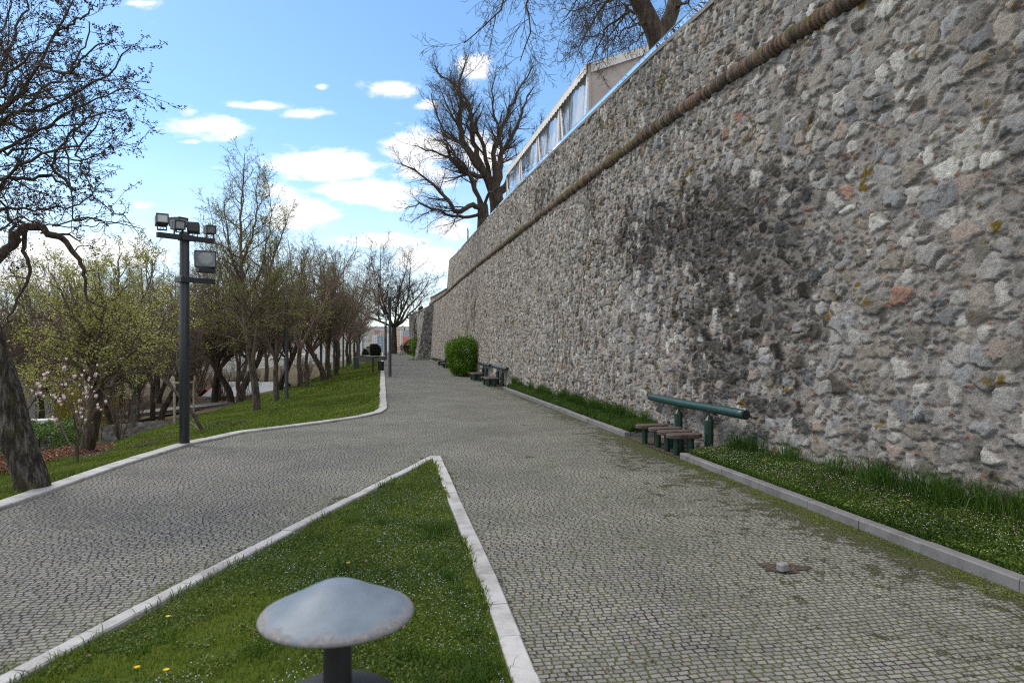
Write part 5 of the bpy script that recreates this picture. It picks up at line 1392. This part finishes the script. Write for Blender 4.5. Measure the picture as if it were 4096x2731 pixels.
# magnolia
def magnolia():
    b = TT(305,1850); d = b[1]; Z = lambda X, Y, dd=0: D(X, Y, d+dd)
    T = Tree(61, dens=(0,2.6,4.5,0,0), cap=(5,.9,.45,.2,.1), minr=.003, maxl=3, gn=(.05,.12,.15,.2,.2), up=(.1,.12,.15,.15,0), ang=(40,40,40,40), t0=.3)
    T.limb([b+np.array([0,0,-.1]), Z(177,1030), Z(178,990)], .035, .026, 0, 6, sprout=False)
    cs = [[(177,1040,0),(150,1000,.1),(120,950,.2),(95,900,.2),(62,915,.2)], [(178,1000,0),(168,940,0),(155,890,0),(150,850,0)], [(178,1010,0),(190,950,0),(205,900,0),(218,860,0)],
          [(178,1000,0),(160,930,-.4),(130,880,-.5),(115,915,-.6)], [(178,990,0),(200,930,.4),(225,890,.5),(240,905,.5)], [(178,1000,0),(182,920,.3),(190,870,.4),(195,860,.5)], [(178,1010,0),(205,960,-.3),(225,930,-.4)]]
    for c in cs: T.limb([Z(*q) for q in c], .018, .005, 1, 14, .012, t0=.2)
    o = T.build('magnolia', tuple(b), M_BARK, M_TWIG, (M_LEAFP, .5, .03, .02), label='small magnolia with pink and white blossoms on the grass bank', cat='tree', tl=(0,))
    tips = [t[-1] for t in T.tips]; T.r.shuffle(tips)
    mb = MB()
    for tp in tips[:64]:
        s = T.r.uniform(.035, .065); a0 = T.r.uniform(0, 6)
        for k in range(6):
            a = a0+k*math.pi/3; c, sn = math.cos(a), math.sin(a); w = s*.42; op = T.r.uniform(.25, .8)
            q = [(0,0,0), (c*s*op*.5-sn*w, sn*s*op*.5+c*w, s*.7), (c*s*op, sn*s*op, s*1.5), (c*s*op*.5+sn*w, sn*s*op*.5-c*w, s*.7)]
            mb.add(np.array(q)+tp-b, [(0,1,2,3)])
    mb.build('blossom', M_PETAL, o)
    # support stake
    q = TT(365,1800); m2 = MB(); m2.tube([q+np.array([0,0,-.1]), D(170,925,q[1]-.1)], .022, 8); m2.build('support_stake', M_STAKE, label='pale round stake slanting beside the magnolia', cat='stake')
magnolia()
q = TT(812,1722); m2 = MB(); m2.tube([q+np.array([.02,0,-.1]), D(436,968,q[1]-.1)], .035, 8)
m2.build('support_stake', M_STAKE, label='thick slanting timber stake right of the floodlight mast foot', cat='stake')

# trees on the terrace
def terrace_tree():
    d = 48.0; Z = lambda X, Y, dd=0: D(X, Y, d+dd)
    def mk(seed): return Tree(seed, dens=(0,1.8,3.6,5.8,0), rr=.40, ratio=(.42,.52,.62,.6), ang=(50,44,42,42), cap=(12,3.8,2.1,1.2,.5), minr=.0062, gn=(.06,.10,.11,.13,.15), up=(.05,.10,.10,.08,.03), t0=.2)
    b = Z(1140, 540); T = mk(71)
    T.limb([Z(1142,560), Z(1143,480), Z(1136,440), Z(1128,415)], .62, .45, 0, 9, sprout=False)
    T.limb([Z(1135,450), Z(1115,400,-.5), Z(1095,375,-.8), Z(1070,340,-1), Z(1055,290,-1), Z(1060,230,-1), Z(1055,190,-1), Z(1065,160,-1), Z(1075,130,-1)], .34, .03, 0, 26, .05, t0=.35)
    T.limb([Z(1128,420), Z(1100,370,.4), Z(1085,320,.6), Z(1078,250,.8), Z(1062,220,.9), Z(1040,190,1.), Z(1015,180,1.), Z(1000,150,1.)], .26, .03, 1, 22, .05, t0=.3)
    T.limb([Z(1140,440), Z(1150,380,1), Z(1160,340,1.4), Z(1185,300,1.6), Z(1205,240,1.8), Z(1225,200,2)], .26, .03, 1, 20, .06, t0=.25)
    T.limb([Z(1145,450), Z(1180,400,.5), Z(1210,380,.8), Z(1235,350,1), Z(1250,290,1.2)], .26, .03, 1, 18, .06, t0=.3)
    T.limb([Z(1138,430), Z(1135,360,-1), Z(1150,300,-1.6), Z(1175,240,-2), Z(1200,190,-2.2), Z(1225,150,-2.4)], .22, .03, 1, 20, .06, t0=.25)
    T.limb([Z(1120,405), Z(1085,400,-1.2), Z(1050,385,-2), Z(1030,350,-2.2), Z(1025,330,-2.2)], .2, .10, 1, 14, .05, t0=.3)
    T.limb([Z(1125,410), Z(1110,330,-1.5), Z(1090,300,-2), Z(1080,270,-2.1), Z(1078,250,-2.1)], .18, .10, 1, 12, .04, t0=.3)
    T.limb([Z(1138,430), Z(1150,350,2.2), Z(1140,280,3), Z(1130,220,3.4), Z(1140,170,3.6)], .2, .03, 1, 16, .06, t0=.2)
    T.limb([Z(1120,410), Z(1060,330,2), Z(1020,300,3), Z(1000,250,3.4), Z(990,215,3.6)], .16, .03, 1, 16, .06, t0=.3)
    T.build('pollarded_tree', tuple(b), M_BARKD, M_TWIGD, None, label='big bare pollarded tree with thick dark limbs on the terrace', cat='tree', group='bare trees on the terrace')
    b = Z(1108, 560, -1.0); T = mk(72); T.k['up'] = (.05,.02,.0,-.02,-.03)
    T.limb([Z(1108,580,-1), Z(1110,500,-1), Z(1108,470,-1)], .48, .36, 0, 8, sprout=False)
    T.limb([Z(1108,480,-1), Z(1080,470,-2), Z(1050,490,-2.6), Z(1020,450,-3), Z(985,415,-3.2), Z(950,390,-3.4), Z(920,375,-3.4)], .2, .03, 1, 22, .06, t0=.2)
    T.limb([Z(1108,490,-1), Z(1060,500,-1.6), Z(1000,480,-2), Z(960,470,-2), Z(930,480,-2)], .14, .03, 1, 16, .06, t0=.2)
    T.limb([Z(1108,475,-1), Z(1090,420,-1.5), Z(1050,370,-2), Z(1000,350,-2.4), Z(950,335,-2.6)], .16, .03, 1, 16, .06, t0=.2)
    T.limb([Z(1110,475,-1), Z(1130,440,-2), Z(1160,430,-2.6), Z(1190,440,-3)], .14, .03, 1, 12, .06, t0=.2)
    T.limb([Z(1108,480,-1), Z(1075,400,-.5), Z(1030,330,0), Z(1010,290,.3)], .15, .03, 1, 14, .06, t0=.25)
    T.build('spreading_tree', tuple(b), M_BARKD, M_TWIGD, None, label='dark tree spreading low to the left beside the pollarded terrace tree', cat='tree', group='bare trees on the terrace')
terrace_tree()
def overhanging_tree():
    d = 20.0; Z = lambda X, Y, dd=0: D(X, Y, d+dd); b = Z(1512, 110)
    T = Tree(81, rr=.45, dens=(0,2.1,3.5,6.5,0), ratio=(.42,.5,.55,.55), ang=(52,48,48,48), cap=(12,3.0,1.7,1.0,.45), minr=.0048, gn=(.06,.13,.16,.2,.2), up=(.0,-.06,-.07,-.06,-.04), t0=.2)
    T.limb([Z(1520,140), Z(1508,85), Z(1488,40), Z(1462,-10), Z(1430,-80), Z(1400,-200)], .30, .20, 0, 14, sprout=False)
    T.limb([Z(1510,90,.1), Z(1535,50,.2), Z(1550,0,.2), Z(1560,-100,.4)], .24, .16, 0, 12, sprout=False)
    for c, r in (([(1460,-10,0),(1420,-5,-.6),(1380,20,-1.2),(1350,70,-1.6),(1330,110,-1.8)],.05), ([(1450,-40,0),(1390,-60,-1),(1340,-20,-2),(1300,40,-2.4)],.05), ([(1430,-80,0),(1350,-140,-1.5),(1280,-110,-2.5),(1230,-40,-3),(1212,10,-3.2),(1215,55,-3.2),(1208,100,-3.2),(1195,140,-3.2)],.07),
                 ([(1430,-100,0),(1320,-160,-2),(1220,-130,-3),(1165,-30,-3.6),(1150,20,-3.6),(1110,60,-3.7),(1080,82,-3.7),(1065,100,-3.7)],.06), ([(1480,20,0),(1440,30,.6),(1400,60,1.),(1370,110,1.2),(1350,150,1.2)],.05),
                 ([(1490,50,0),(1450,60,-.8),(1410,90,-1.2),(1385,110,-1.4)],.04), ([(1460,-10,0),(1430,40,1.5),(1400,80,2),(1370,80,2.2),(1330,90,2.4)],.045), ([(1440,-60,0),(1400,-20,2),(1340,20,3),(1290,20,3.6)],.045),
                 ([(1550,0,.2),(1510,-10,1.2),(1470,30,2),(1430,90,2.4)],.045), ([(1545,20,.2),(1580,0,-.5),(1610,-30,-1)],.05), ([(1500,60,0),(1460,95,1),(1430,120,1.4)],.03), ([(1455,-30,0),(1410,-30,-2.2),(1370,-10,-2.8),(1330,20,-3.2),(1310,50,-3.2)],.04)):
        T.limb([Z(*q) for q in c], r, .012, 1, 20, .03, t0=.15)
    T.build('overhanging_tree', tuple(b), M_BARKD, M_TWIGD, None, label='large bare tree at the top edge with twigs hanging over the wall', cat='tree', group='bare trees on the terrace')
overhanging_tree()
plant('tall', -21.1, 122, 0, 1.36, .6, 'bare_tree', label='large forked bare tree standing on the path at its far end', cat='tree').scale = (1.75,1.75,1.36)
plant('tall', -4.6, 110, 6.0, .72, 2.6, 'bare_tree', label='bare tree showing just above the stepped end of the high wall', cat='tree')

# bushes --------------------------------------------------------------------------------
def bush(name, c, rx, ry, rz_, n, size, mat, seed, label, cat='bush', group=None, shoots=0, hollow=0):
    o = empty(name, (c[0], c[1], c[2]), label=label, cat=cat, group=group)
    g = np.random.default_rng(seed); v = g.normal(0,1,(n,3)); v /= np.linalg.norm(v, axis=1, keepdims=True)
    bx = (np.abs(v)**3.2).sum(1)**(1/3.2); v = v/bx[:,None]            # squarish, clipped outline
    q = fbm(v[:,0]*1.9+v[:,2]*1.7+9, v[:,1]*1.9+7-v[:,2]*1.3, seed, 4)
    rr = (.52+.88*q)*(1-np.abs(g.normal(0, .13, n)))*np.where(g.random(n) < .08, g.uniform(1, 1.16, n), 1)
    P_ = v*rr[:,None]*np.array([rx, ry, rz_]); P_[:,2] += rz_*.98
    P_ = P_[P_[:,2] > .02]
    if shoots:
        for _ in range(shoots):
            a = g.normal(0,1,3); a[2] = abs(a[2])+.8; a /= np.linalg.norm(a); s0 = a*np.array([rx, ry, rz_])*.9+np.array([0,0,rz_]); k = int(g.uniform(8,22))
            P_ = np.concatenate([P_, s0+np.outer(np.linspace(0, g.uniform(.1,.35), k), a+np.array([0,0,.4]))+g.normal(0,.02,(k,3))])
    leaves('foliage', P_, size*(.6+.8*g.random(len(P_))), mat, o)
    for k in range(5):
        a = 2*math.pi*k/5; mb = MB(); mb.tube([(.08*math.cos(a), .08*math.sin(a), -.05), (rx*.3*math.cos(a), ry*.3*math.sin(a), rz_*.7), (rx*.55*math.cos(a), ry*.55*math.sin(a), rz_*1.3)], [.02,.014,.006], 5); mb.build('stem', M_BARKD, o)
    return o
bush('clipped_bush', (-2.98,41.3,.0), 1.0, 1.5, 1.16, 34000, .062, M_BUSH, 3, 'bright green clipped bush against the wall behind the second benches', shoots=90)
bush('clipped_bush', (-17.75,120,.0), 1.15, 2.0, 1.25, 7000, .11, M_BUSH, 4, 'green bush beyond the walking people at the far wall', shoots=10)
bush('clipped_bush', (-14.25,101,.0), .6, 1.6, 1.35, 5000, .12, M_BUSH, 5, 'narrow green bush squeezed left of the raking buttress', shoots=10)
bush('clipped_yew', (-15.85,79,.25), .60, .6, .80, 14000, .08, M_YEW, 6, 'dark clipped yew above the stone planter at the left kerb')
bush('clipped_yew', (-18.9,88,-.4), .42, .42, .75, 8000, .08, M_YEW, 7, 'second dark yew farther left beside the stone pillar')
def hedge(name, A, B, w, h, z0, n, size, mat, seed, label, wavy=.15, **kw):
    A = np.array(A, float); B = np.array(B, float); g = np.random.default_rng(seed); t = g.random(n); u = g.random(n)*2-1; k = g.random(n)
    face = g.random(n); zz = np.where(face < .4, 1., k); uu = np.where(face < .4, u, np.sign(u)*(1-.12*g.random(n)))
    base = A+(B-A)*t[:,None]; d = (B-A)/np.linalg.norm(B-A); nn = np.array([d[1], -d[0]])
    L = np.linalg.norm(B-A); hh = h*(1+wavy*(fbm(t*L*1.5, u*2+5, seed)-.5)*2)
    P_ = np.c_[base+nn*(uu*w/2)[:,None]*(1+.12*g.normal(0,1,n))[:,None], z0(base[:,0], base[:,1])+zz*hh+g.normal(0,.03,n)]
    o = empty(name, (A[0], A[1], float(z0(A[0], A[1]))), label=label, cat='hedge')
    leaves('foliage', P_-np.array(o.location), size*(.6+.8*g.random(n)), mat, o, flat=.2)
    for q in np.linspace(.03, .97, max(3, int(L/1.2))):
        mb = MB(); c = A+(B-A)*q; zc = float(z0(c[0], c[1])); mb.tube([(c[0]-A[0], c[1]-A[1], zc-.2-o.location[2]), (c[0]-A[0], c[1]-A[1], zc+h*.8-o.location[2])], [.04,.02], 5); mb.build('stem', M_BARKD, o)
def zl(base): return lambda x, y: np.interp(y, [12,14,20,26], base)
hedge('beech_hedge', (-9.2,11.6), (-13.3,21.6), 1.3, .75, zl([-.95,-1.15,-1.9,-2.3]), 30000, .055, M_BEECH, 8, 'low beech hedge with dry copper leaves below the bank')
hedge('juniper_hedge', (-14.6,20.4), (-17.4,27), 1.6, 1.35, lambda x, y: np.interp(y, [20,28], [-2.05,-2.6]), 26000, .06, M_JUN, 9, 'bright green juniper hedge behind the copper beech hedge', wavy=.35)
for (lat, y, s, sd, lb) in ((-.70,38,2.0,14,'yellow green forsythia at the far left behind the big leafing tree'), (-.62,33,1.3,15,'yellow forsythia low behind the magnolia'), (-.76,46,2.6,16,'tall yellowish bush at the left frame edge')):
    bush('forsythia', (lat*y, y, T1(lat*y, y)), s, s*.8, s*.95, 7000, .09, M_LEAFO, sd, lb, shoots=30)

# low stone walls, staked saplings, buildings below the bank
flatrubble('stone_wall', (-17.6,29.3), (-11.9,36.5), -1.55, -3.3, 20, 61, M_WALL, stain=.1, label='low pale stone wall below the bank behind the staked sapling', cat='wall')
w2 = flatrubble('stone_wall', (-24,22), (-17.2,25.5), -1.0, -2.6, 20, 63, M_WALL, stain=.05, step=.06, label='low stone wall at the left edge under the grey roof', cat='wall')
mb = MB(); mb.box((-20.6,23.9,-.93), (7.8,.6,.14), rz=math.atan2(3.5,6.8), bev=.02); mb.build('coping', M_BANK, w2)
def staked(x, y, label, tree=True):
    z = T1(x, y); o = empty('staked_sapling', (x, y, z), label=label, cat='sapling')
    for k in range(3):
        a = 2*math.pi*k/3+.5; mb = MB(); mb.tube([(.45*math.cos(a), .45*math.sin(a), -.2), (.45*math.cos(a), .45*math.sin(a), 1.65)], .035, 7); mb.build('stake', M_STAKE, o)
    mb = MB()
    for k in range(3):
        a, b_ = 2*math.pi*k/3+.5, 2*math.pi*(k+1)/3+.5; mb.tube([(.45*math.cos(a), .45*math.sin(a), 1.6), (.45*math.cos(b_), .45*math.sin(b_), 1.6)], .03, 6)
    mb.build('crosspiece', M_STAKE, o)
    T = Tree(90+int(x), dens=(0,2.5,3,0,0), cap=(4,1.2,.6,.3,.2), minr=.005, maxl=2, ang=(25,35,40,40), t0=.45); T.rel = 0
    T.limb([(0,0,-.1),(0,.02,1.2),(.03,0,2.4),(0,0,3.8)], .03, .008, 0, 10, .01)
    V, Fc = T.mesh(T.lv.keys(), (6,4,3)); npmesh('stem', V, Fc, M_STAKE, o)
staked(-16.3*.98, 25.6, 'young sapling held by three pale stakes behind the magnolia')
staked(-12.9, 26.6, 'staked sapling left of the floodlight mast foot')
for (lat, y, sd, lb) in ((-.575,25,33,'leafless twiggy shrub between the two staked saplings'), (-.30,40,34,'leafless multi stemmed shrub behind the double stemmed tree')):
    T = Tree(sd, dens=(0,2.6,4,0,0), cap=(4,1.0,.5,.3,.2), minr=.004, maxl=3, ang=(25,35,40,40), gn=(.05,.1,.15,.2,.2), t0=.2); T.rel = 0
    g = T.r
    for k in range(16):
        a = g.uniform(0, 6.28); i_ = g.uniform(.1,.6); L = g.uniform(1.2,2.2); T.limb([(0,0,-.1),(L*.4*math.sin(i_)*math.cos(a), L*.4*math.sin(i_)*math.sin(a), L*.45),(L*math.sin(i_)*math.cos(a), L*math.sin(i_)*math.sin(a), L*math.cos(i_))], .016, .004, 1, 8, .01)
    x = lat*y; o = empty('bare_shrub', (x, y, T1(x, y)), label=lb, cat='shrub'); V, Fc = T.mesh(T.lv.keys(), (6,5,4,3)); npmesh('stems', V, Fc, M_TWIG, o); o.children[0].name = 'branch'
SH = o
for i in range(15):
    y = rs.uniform(22, 75); xc_ = float(np.interp(y, CR[:,0], CR[:,1])); x = xc_-rs.uniform(2.5, 12)
    q = copy_tree(SH); q.location = (x, y, T1(x, y)-.1); k_ = rs.uniform(.9, 2.0); q.scale = (k_*1.2, k_*1.2, k_); q.rotation_euler = (0,0,rs.uniform(0,6.3)); q.name = 'bare_shrub'
    tag(q, 'brown leafless thicket shrub under the woodland trees', 'shrub', 'leafless shrubs under the woodland trees')
lo = copy_tree(lp); lo.location = (-.549*31, 31, T1(-.549*31, 31)-.9); lo.scale = (.72,.72,.72); tag(lo, 'short lamp post below the bank among brown shrubs on the left', 'lamp post', GL)

def m_window_wall(name, c, gx, gz, wc=(.06,.08,.10), duty=(.5,.5)):
    m, nt, b = matn(name); p = pos(nt); s = nt.sep(p)
    hx = nt.math('ADD', s[0], s[1])
    fx = nt.math('FRACT', nt.math('DIVIDE', nt.math('ADD', hx, 500), gx)); fz = nt.math('FRACT', nt.math('DIVIDE', nt.math('ADD', s[2], 500), gz))
    w = nt.math('MULTIPLY', nt.math('LESS_THAN', fx, duty[0]), nt.math('LESS_THAN', fz, duty[1]))
    cc = nt.mix(w, nt.ramp(nt.noise(p, .08, 4), [(.3, tuple(x*.9 for x in c)), (.7, c)]), (*wc, 1))
    nt.link(cc, b.inputs['Base Color']); b.inputs['Roughness'].default_value = .7
    return m
def block(x, y, w, dp, z0, z1, mat, label, rz=0, name='apartment_block', roof=(.30,.30,.32), group='distant city buildings'):
    o = empty(name, (x, y, z0), rz, label=label, cat='building', group=group)
    mb = MB(); mb.box((0,0,(z1-z0)/2), (w,dp,z1-z0)); mb.build('wall', mat, o)
    mb = MB(); mb.box((0,0,z1-z0+.6), (w*1.01,dp*1.01,1.2)); mb.box((w*.18,0,z1-z0+2.4), (w*.25,dp*.4,2.6)); mb.build('roof', simple('flat_roof', roof, .9), o)
def citypix(u0, u1, vt, d, mat, lb, dp=18): block(((u0+u1)/2-2048)/F*d, d, (u1-u0)/F*d, dp, -62, 2+(H0-vt)/F*d, mat, lb)
W = lambda c, **k: m_window_wall('facade', c, k.get('gx', 4.5), k.get('gz', 3.4), k.get('wc', (.10,.13,.17)), k.get('duty', (.5,.5)))
citypix(1584,1603,1320,1500, W((.72,.66,.60), duty=(.6,.45)), 'distant cream apartment slab with balconies just right of the forked tree')
citypix(1590,1604,1322,1490, W((.70,.50,.36)), 'distant apricot apartment tower beside the cream slab')
citypix(1604,1612,1321,1480, W((.80,.78,.74), duty=(.3,.5)), 'distant narrow white tower strip in the city')
citypix(1612,1632,1323,1470, W((.28,.30,.36), gx=3.4, wc=(.55,.58,.62), duty=(.3,.45)), 'distant dark grey tower with white balconies')
citypix(1632,1642,1324,1480, W((.70,.76,.80)), 'distant pale blue tower touching the far wall edge')
citypix(1614,1636,1348,1200, W((.55,.16,.12), duty=(.1,.3)), 'distant red box building below the grey tower')
citypix(1592,1622,1307,2300, W((.62,.55,.52)), 'distant wide pinkish block on the skyline')
citypix(1618,1640,1311,2300, W((.80,.74,.64)), 'distant cream block on the skyline by the wall')
citypix(1512,1538,1344,1000, W((.18,.24,.30), gx=5, gz=4, wc=(.35,.42,.48)), 'distant blue glass office left of the path lamp posts')
citypix(1524,1533,1328,1400, W((.66,.42,.26)), 'distant orange brown block left of the lamp posts')
citypix(1543,1552,1326,1350, W((.72,.40,.16)), 'distant orange block seen between two lamp posts')
citypix(1500,1520,1322,1700, W((.50,.20,.16)), 'distant red roofed block low on the left skyline')
citypix(1516,1546,1314,2400, W((.60,.60,.62)), 'distant grey terrace of flats on the hill')
citypix(1552,1566,1332,1300, W((.70,.72,.74)), 'distant white block between the lamp post and forked tree')
rr_ = random.Random(9)
for i in range(30):
    d = rr_.uniform(1300, 2600); u = rr_.uniform(20, 1500); citypix(u, u+rr_.uniform(14,40), rr_.uniform(1335,1362), d, [W((.6,.58,.55)), W((.5,.42,.36)), W((.66,.66,.68))][i % 3], 'pale distant city block glimpsed through the woodland')
# buildings in the hollow
def house(x, y, w, dp, z0, h, rh, rz, wallm, roofm, label, openings=()):
    o = empty('low_house', (x, y, z0), rz, label=label, cat='house')
    mb = MB(); mb.add([(-w/2,-dp/2,0),(w/2,-dp/2,0),(w/2,dp/2,0),(-w/2,dp/2,0),(-w/2,-dp/2,h),(w/2,-dp/2,h),(w/2,dp/2,h),(-w/2,dp/2,h),(-w/2,0,h+rh),(w/2,0,h+rh)],
        [(0,1,5,4),(2,3,7,6),(1,2,6,9,5),(3,0,4,8,7)]); mb.build('wall', wallm, o)
    e = .35; k = rh/(dp/2)
    mb = MB()
    for s in (-1,1): mb.add([(-w/2-e,s*(dp/2+e),h-e*k+.05),(w/2+e,s*(dp/2+e),h-e*k+.05),(w/2+e,0,h+rh+.05),(-w/2-e,0,h+rh+.05),(-w/2-e,s*(dp/2+e),h-e*k+.17),(w/2+e,s*(dp/2+e),h-e*k+.17),(w/2+e,0,h+rh+.17),(-w/2-e,0,h+rh+.17)], [(0,1,2,3),(7,6,5,4),(0,4,5,1),(1,5,6,2),(3,2,6,7),(0,3,7,4)])
    mb.build('roof', roofm, o)
    for kx, kz, kw, kh, nm in openings:
        mb = MB(); mb.box((kx,-dp/2-.02,kz), (kw,.08,kh)); mb.build(nm, M_LENSD, o)
M_RT = simple('red_roof_tile', (.30,.10,.07), .85, .3, 12, bmp=.02); M_GR = simple('grey_sheet_roof', (.22,.24,.27), .6, .12, 2)
M_CREAM = simple('cream_render', (.52,.44,.33), .9, .1, 2); M_WR = simple('white_render', (.62,.62,.60), .9, .1, 2)
house(-25.6, 62, 4.5, 5, -6.0, 2.2, 1.7, R(60), M_CREAM, M_RT, 'cream house with red tiled gable seen behind the mast foot', ((0,1.0,.9,1.8,'door'),))
house(-21.9, 58, 5.4, 5, -4.7, 2.3, .9, R(-6), M_WR, M_GR, 'white low house with grey sheet roof beyond the bank trunks', ((-1.6,1.1,.8,1.7,'window'),(-.2,1.1,.8,1.7,'window')))
house(-28.5, 33.5, 9, 7, -4.5, 3.0, 1.5, R(20), M_WR, simple('dark_roof_tile', (.10,.075,.08), .9, .3, 12), 'house with dark roof at the far left edge behind the low wall', ((0,1.5,1.0,1.2,'window'),))
def bridge_pylon():
    d = 150; o = empty('white_pavilion', ((1250-2048)/F*d, d, -14), label='white angular structure glimpsed between trees beyond the bank', cat='building')
    mb = MB(); mb.add([(-1.2,0,0),(3.2,0,0),(2.6,0,16),(.6,0,16),(-1.2,4,0),(3.2,4,0),(2.6,4,16),(.6,4,16)], [(0,1,2,3),(7,6,5,4),(0,4,5,1),(1,5,6,2),(2,6,7,3),(3,7,4,0)]); mb.build('leg', M_WR, o)
    mb = MB(); mb.box((-12,2,13), (26,4,1.0)); mb.build('deck', M_WR, o)
    mb = MB(); mb.box((-8,2,9), (3.0,3,12)); mb.build('leg', M_WR, o)
bridge_pylon()
mb = MB(); mb.box((0,0,-.1), (30,1.5,.2)); o = mb.build('lower_path', simple('lower_path_asphalt', (.15,.15,.15), .9, .15, 2), kind='structure'); o.location = (-21, 44, T1(-19, 42)+.12); o.rotation_euler = (0, 0, R(68))

# ------------------------------------------------------------------ people
def m_cloth(name, c): return simple(name, c, .9, .2, 20)
M_SKIN = simple('skin', (.42,.26,.19), .6, .08, 8)
def person(loc, rz, coat, legs, hair, label, longhair=False, stride=.16, arms=(0,0), s=1.0, coatlen=0.0):
    root = bpy.data.objects.new('person', None); col.objects.link(root); root.location = loc; root.rotation_euler = (0,0,rz); root.scale = (s,s,s)
    tag(root, label, 'person')
    def skin(name, verts, edges, rad, mat, rootv=0, par=root):
        me = bpy.data.meshes.new(name); me.from_pydata(verts, edges, []); ob = bpy.data.objects.new(name, me); col.objects.link(ob); ob.parent = par
        md = ob.modifiers.new('skin', 'SKIN'); md.use_smooth_shade = True
        for i, r_ in enumerate(rad): me.skin_vertices[0].data[i].radius = r_ if isinstance(r_, tuple) else (r_, r_); me.skin_vertices[0].data[i].use_root = (i == rootv)
        sb_ = ob.modifiers.new('sub', 'SUBSURF'); sb_.levels = 1; sb_.render_levels = 1
        me.materials.append(mat); return ob
    V = []; E = []; Rr = []
    def v(p, r_, c=None):
        V.append(p); Rr.append(r_)
        if c is not None: E.append((c, len(V)-1))
        return len(V)-1
    pel = v((0,0,.95), (.15,.11)); wa = v((0,0,1.12), (.13,.095), pel); ch = v((0,.0,1.33), (.165,.11), wa); nk = v((0,.01,1.49), .055, ch); hd = v((0,-.01,1.58), .085, nk); v((0,-.01,1.68), .092, hd); 
    v((0,-.095,1.60), .018, hd)
    for sx, st_ in ((-1,stride),(1,-stride)):
        hp = v((sx*.09,0,.90), .09, pel); kn = v((sx*.10,-.02-st_*.45,.50), .058, hp); an = v((sx*.10,-st_*1.0+.05*(st_<0),.09+.04*(st_<0)), .040, kn); v((sx*.11,-st_*1.0-.15,.045+.02*(st_<0)), .036, an)
        sh = v((sx*.185,0,1.42), .058, ch); el = v((sx*.25,.03+st_*.3,1.14), .042, sh); wr = v((sx*.25,-.03+st_*.8,.89), .028, el); pm = v((sx*.25,-.04+st_*.85,.82), (.020,.034), wr)
        for k in range(4): v((sx*.25+.0, -.07+.022*k+st_*.9, .745-.006*(k in (1,2))), .009, pm)
        v((sx*.235, -.095+st_*.85, .80), .010, pm)
    body = skin('body', V, E, Rr, M_SKIN); body.name = 'body'
    # clothes, each a skinned shell a little wider than the body
    V2, E2, R2 = [], [], []
    def v2(p, r_, c=None):
        V2.append(p); R2.append(r_)
        if c is not None: E2.append((c, len(V2)-1))
        return len(V2)-1
    a = v2((0,0,.92-coatlen), (.19,.14)); b_ = v2((0,0,1.12), (.17,.13), a); c_ = v2((0,0,1.34), (.195,.135), b_); v2((0,.01,1.475), .085, c_)
    for sx, st_ in ((-1,stride),(1,-stride)):
        sh = v2((sx*.19,0,1.42), .075, c_); el = v2((sx*.255,.03+st_*.3,1.14), .060, sh); v2((sx*.25,-.025+st_*.76,.92), .045, el)
    skin('jacket', V2, E2, R2, coat)
    V2, E2, R2 = [], [], []
    a = v2((0,0,.96), (.165,.125))
    for sx, st_ in ((-1,stride),(1,-stride)):
        hp = v2((sx*.09,0,.88), .105, a); kn = v2((sx*.10,-.02-st_*.45,.50), .072, hp); v2((sx*.10,-st_*1.0+.05*(st_<0),.12+.04*(st_<0)), .055, kn)
    skin('trousers', V2, E2, R2, legs)
    V2, E2, R2 = [], [], []
    a = v2((0,.01,1.70), .098); b_ = v2((0,.045,1.62), .088, a)
    if longhair: v2((0,.085,1.45), (.10,.05), b_)
    skin('hair', V2, E2, R2, hair)
    for sx, st_ in ((-1,stride),(1,-stride)):
        mb = MB(); mb.box((sx*.105,-st_*1.0-.05+.05*(st_<0),.045+.02*(st_<0)), (.10,.27,.09), bev=.03); mb.build('shoe', M_BLACK, root)
    return root
CB = m_cloth('black_cloth', (.012,.012,.014)); CG = m_cloth('grey_cloth', (.16,.165,.15)); CJ = m_cloth('denim', (.07,.10,.14)); HB = m_cloth('brown_hair', (.05,.03,.02)); HD = m_cloth('dark_hair', (.012,.009,.008))
for (u, coat, legs, hair, lh, st_, cl, lb) in ((1606,CG,CJ,HB,True,.05,0,'person in a grey jacket and blue jeans walking away, leftmost of three'),
        (1618.5,CB,CB,HD,True,.09,.12,'person in black walking away in the middle of the three'), (1631,CB,CB,HB,False,-.18,.12,'person in black walking away, rightmost and nearest the green bush')):
    d = 117; person(((u-2048)/F*d, d, 0.0), R(180), coat, legs, hair, lb, lh, st_, s=1.04, coatlen=cl)
for (u, v_, d, coat, lb) in ((1679,1221,100,CB,'person in dark clothes leaning at the parapet above the far wall, left of the pair'), (1686.5,1217,100,CB,'taller dark clothed person of the pair above the far wall'),
        (1664,1240,118,m_cloth('blue_cloth', (.05,.12,.22)),'person in blue showing head and shoulders above the far wall'), (1668.5,1238.5,118,CB,'dark haired person right of the one in blue above the far wall'), (1655,1238,121,m_cloth('pale_cloth', (.4,.38,.36)),'person in pale clothes at the far left of the upper parapet')):
    zt = 2+(H0-v_)/F*d; person(((u-2048)/F*d, d, zt-1.78), R(150), coat, CB, HD, lb, False, .05)
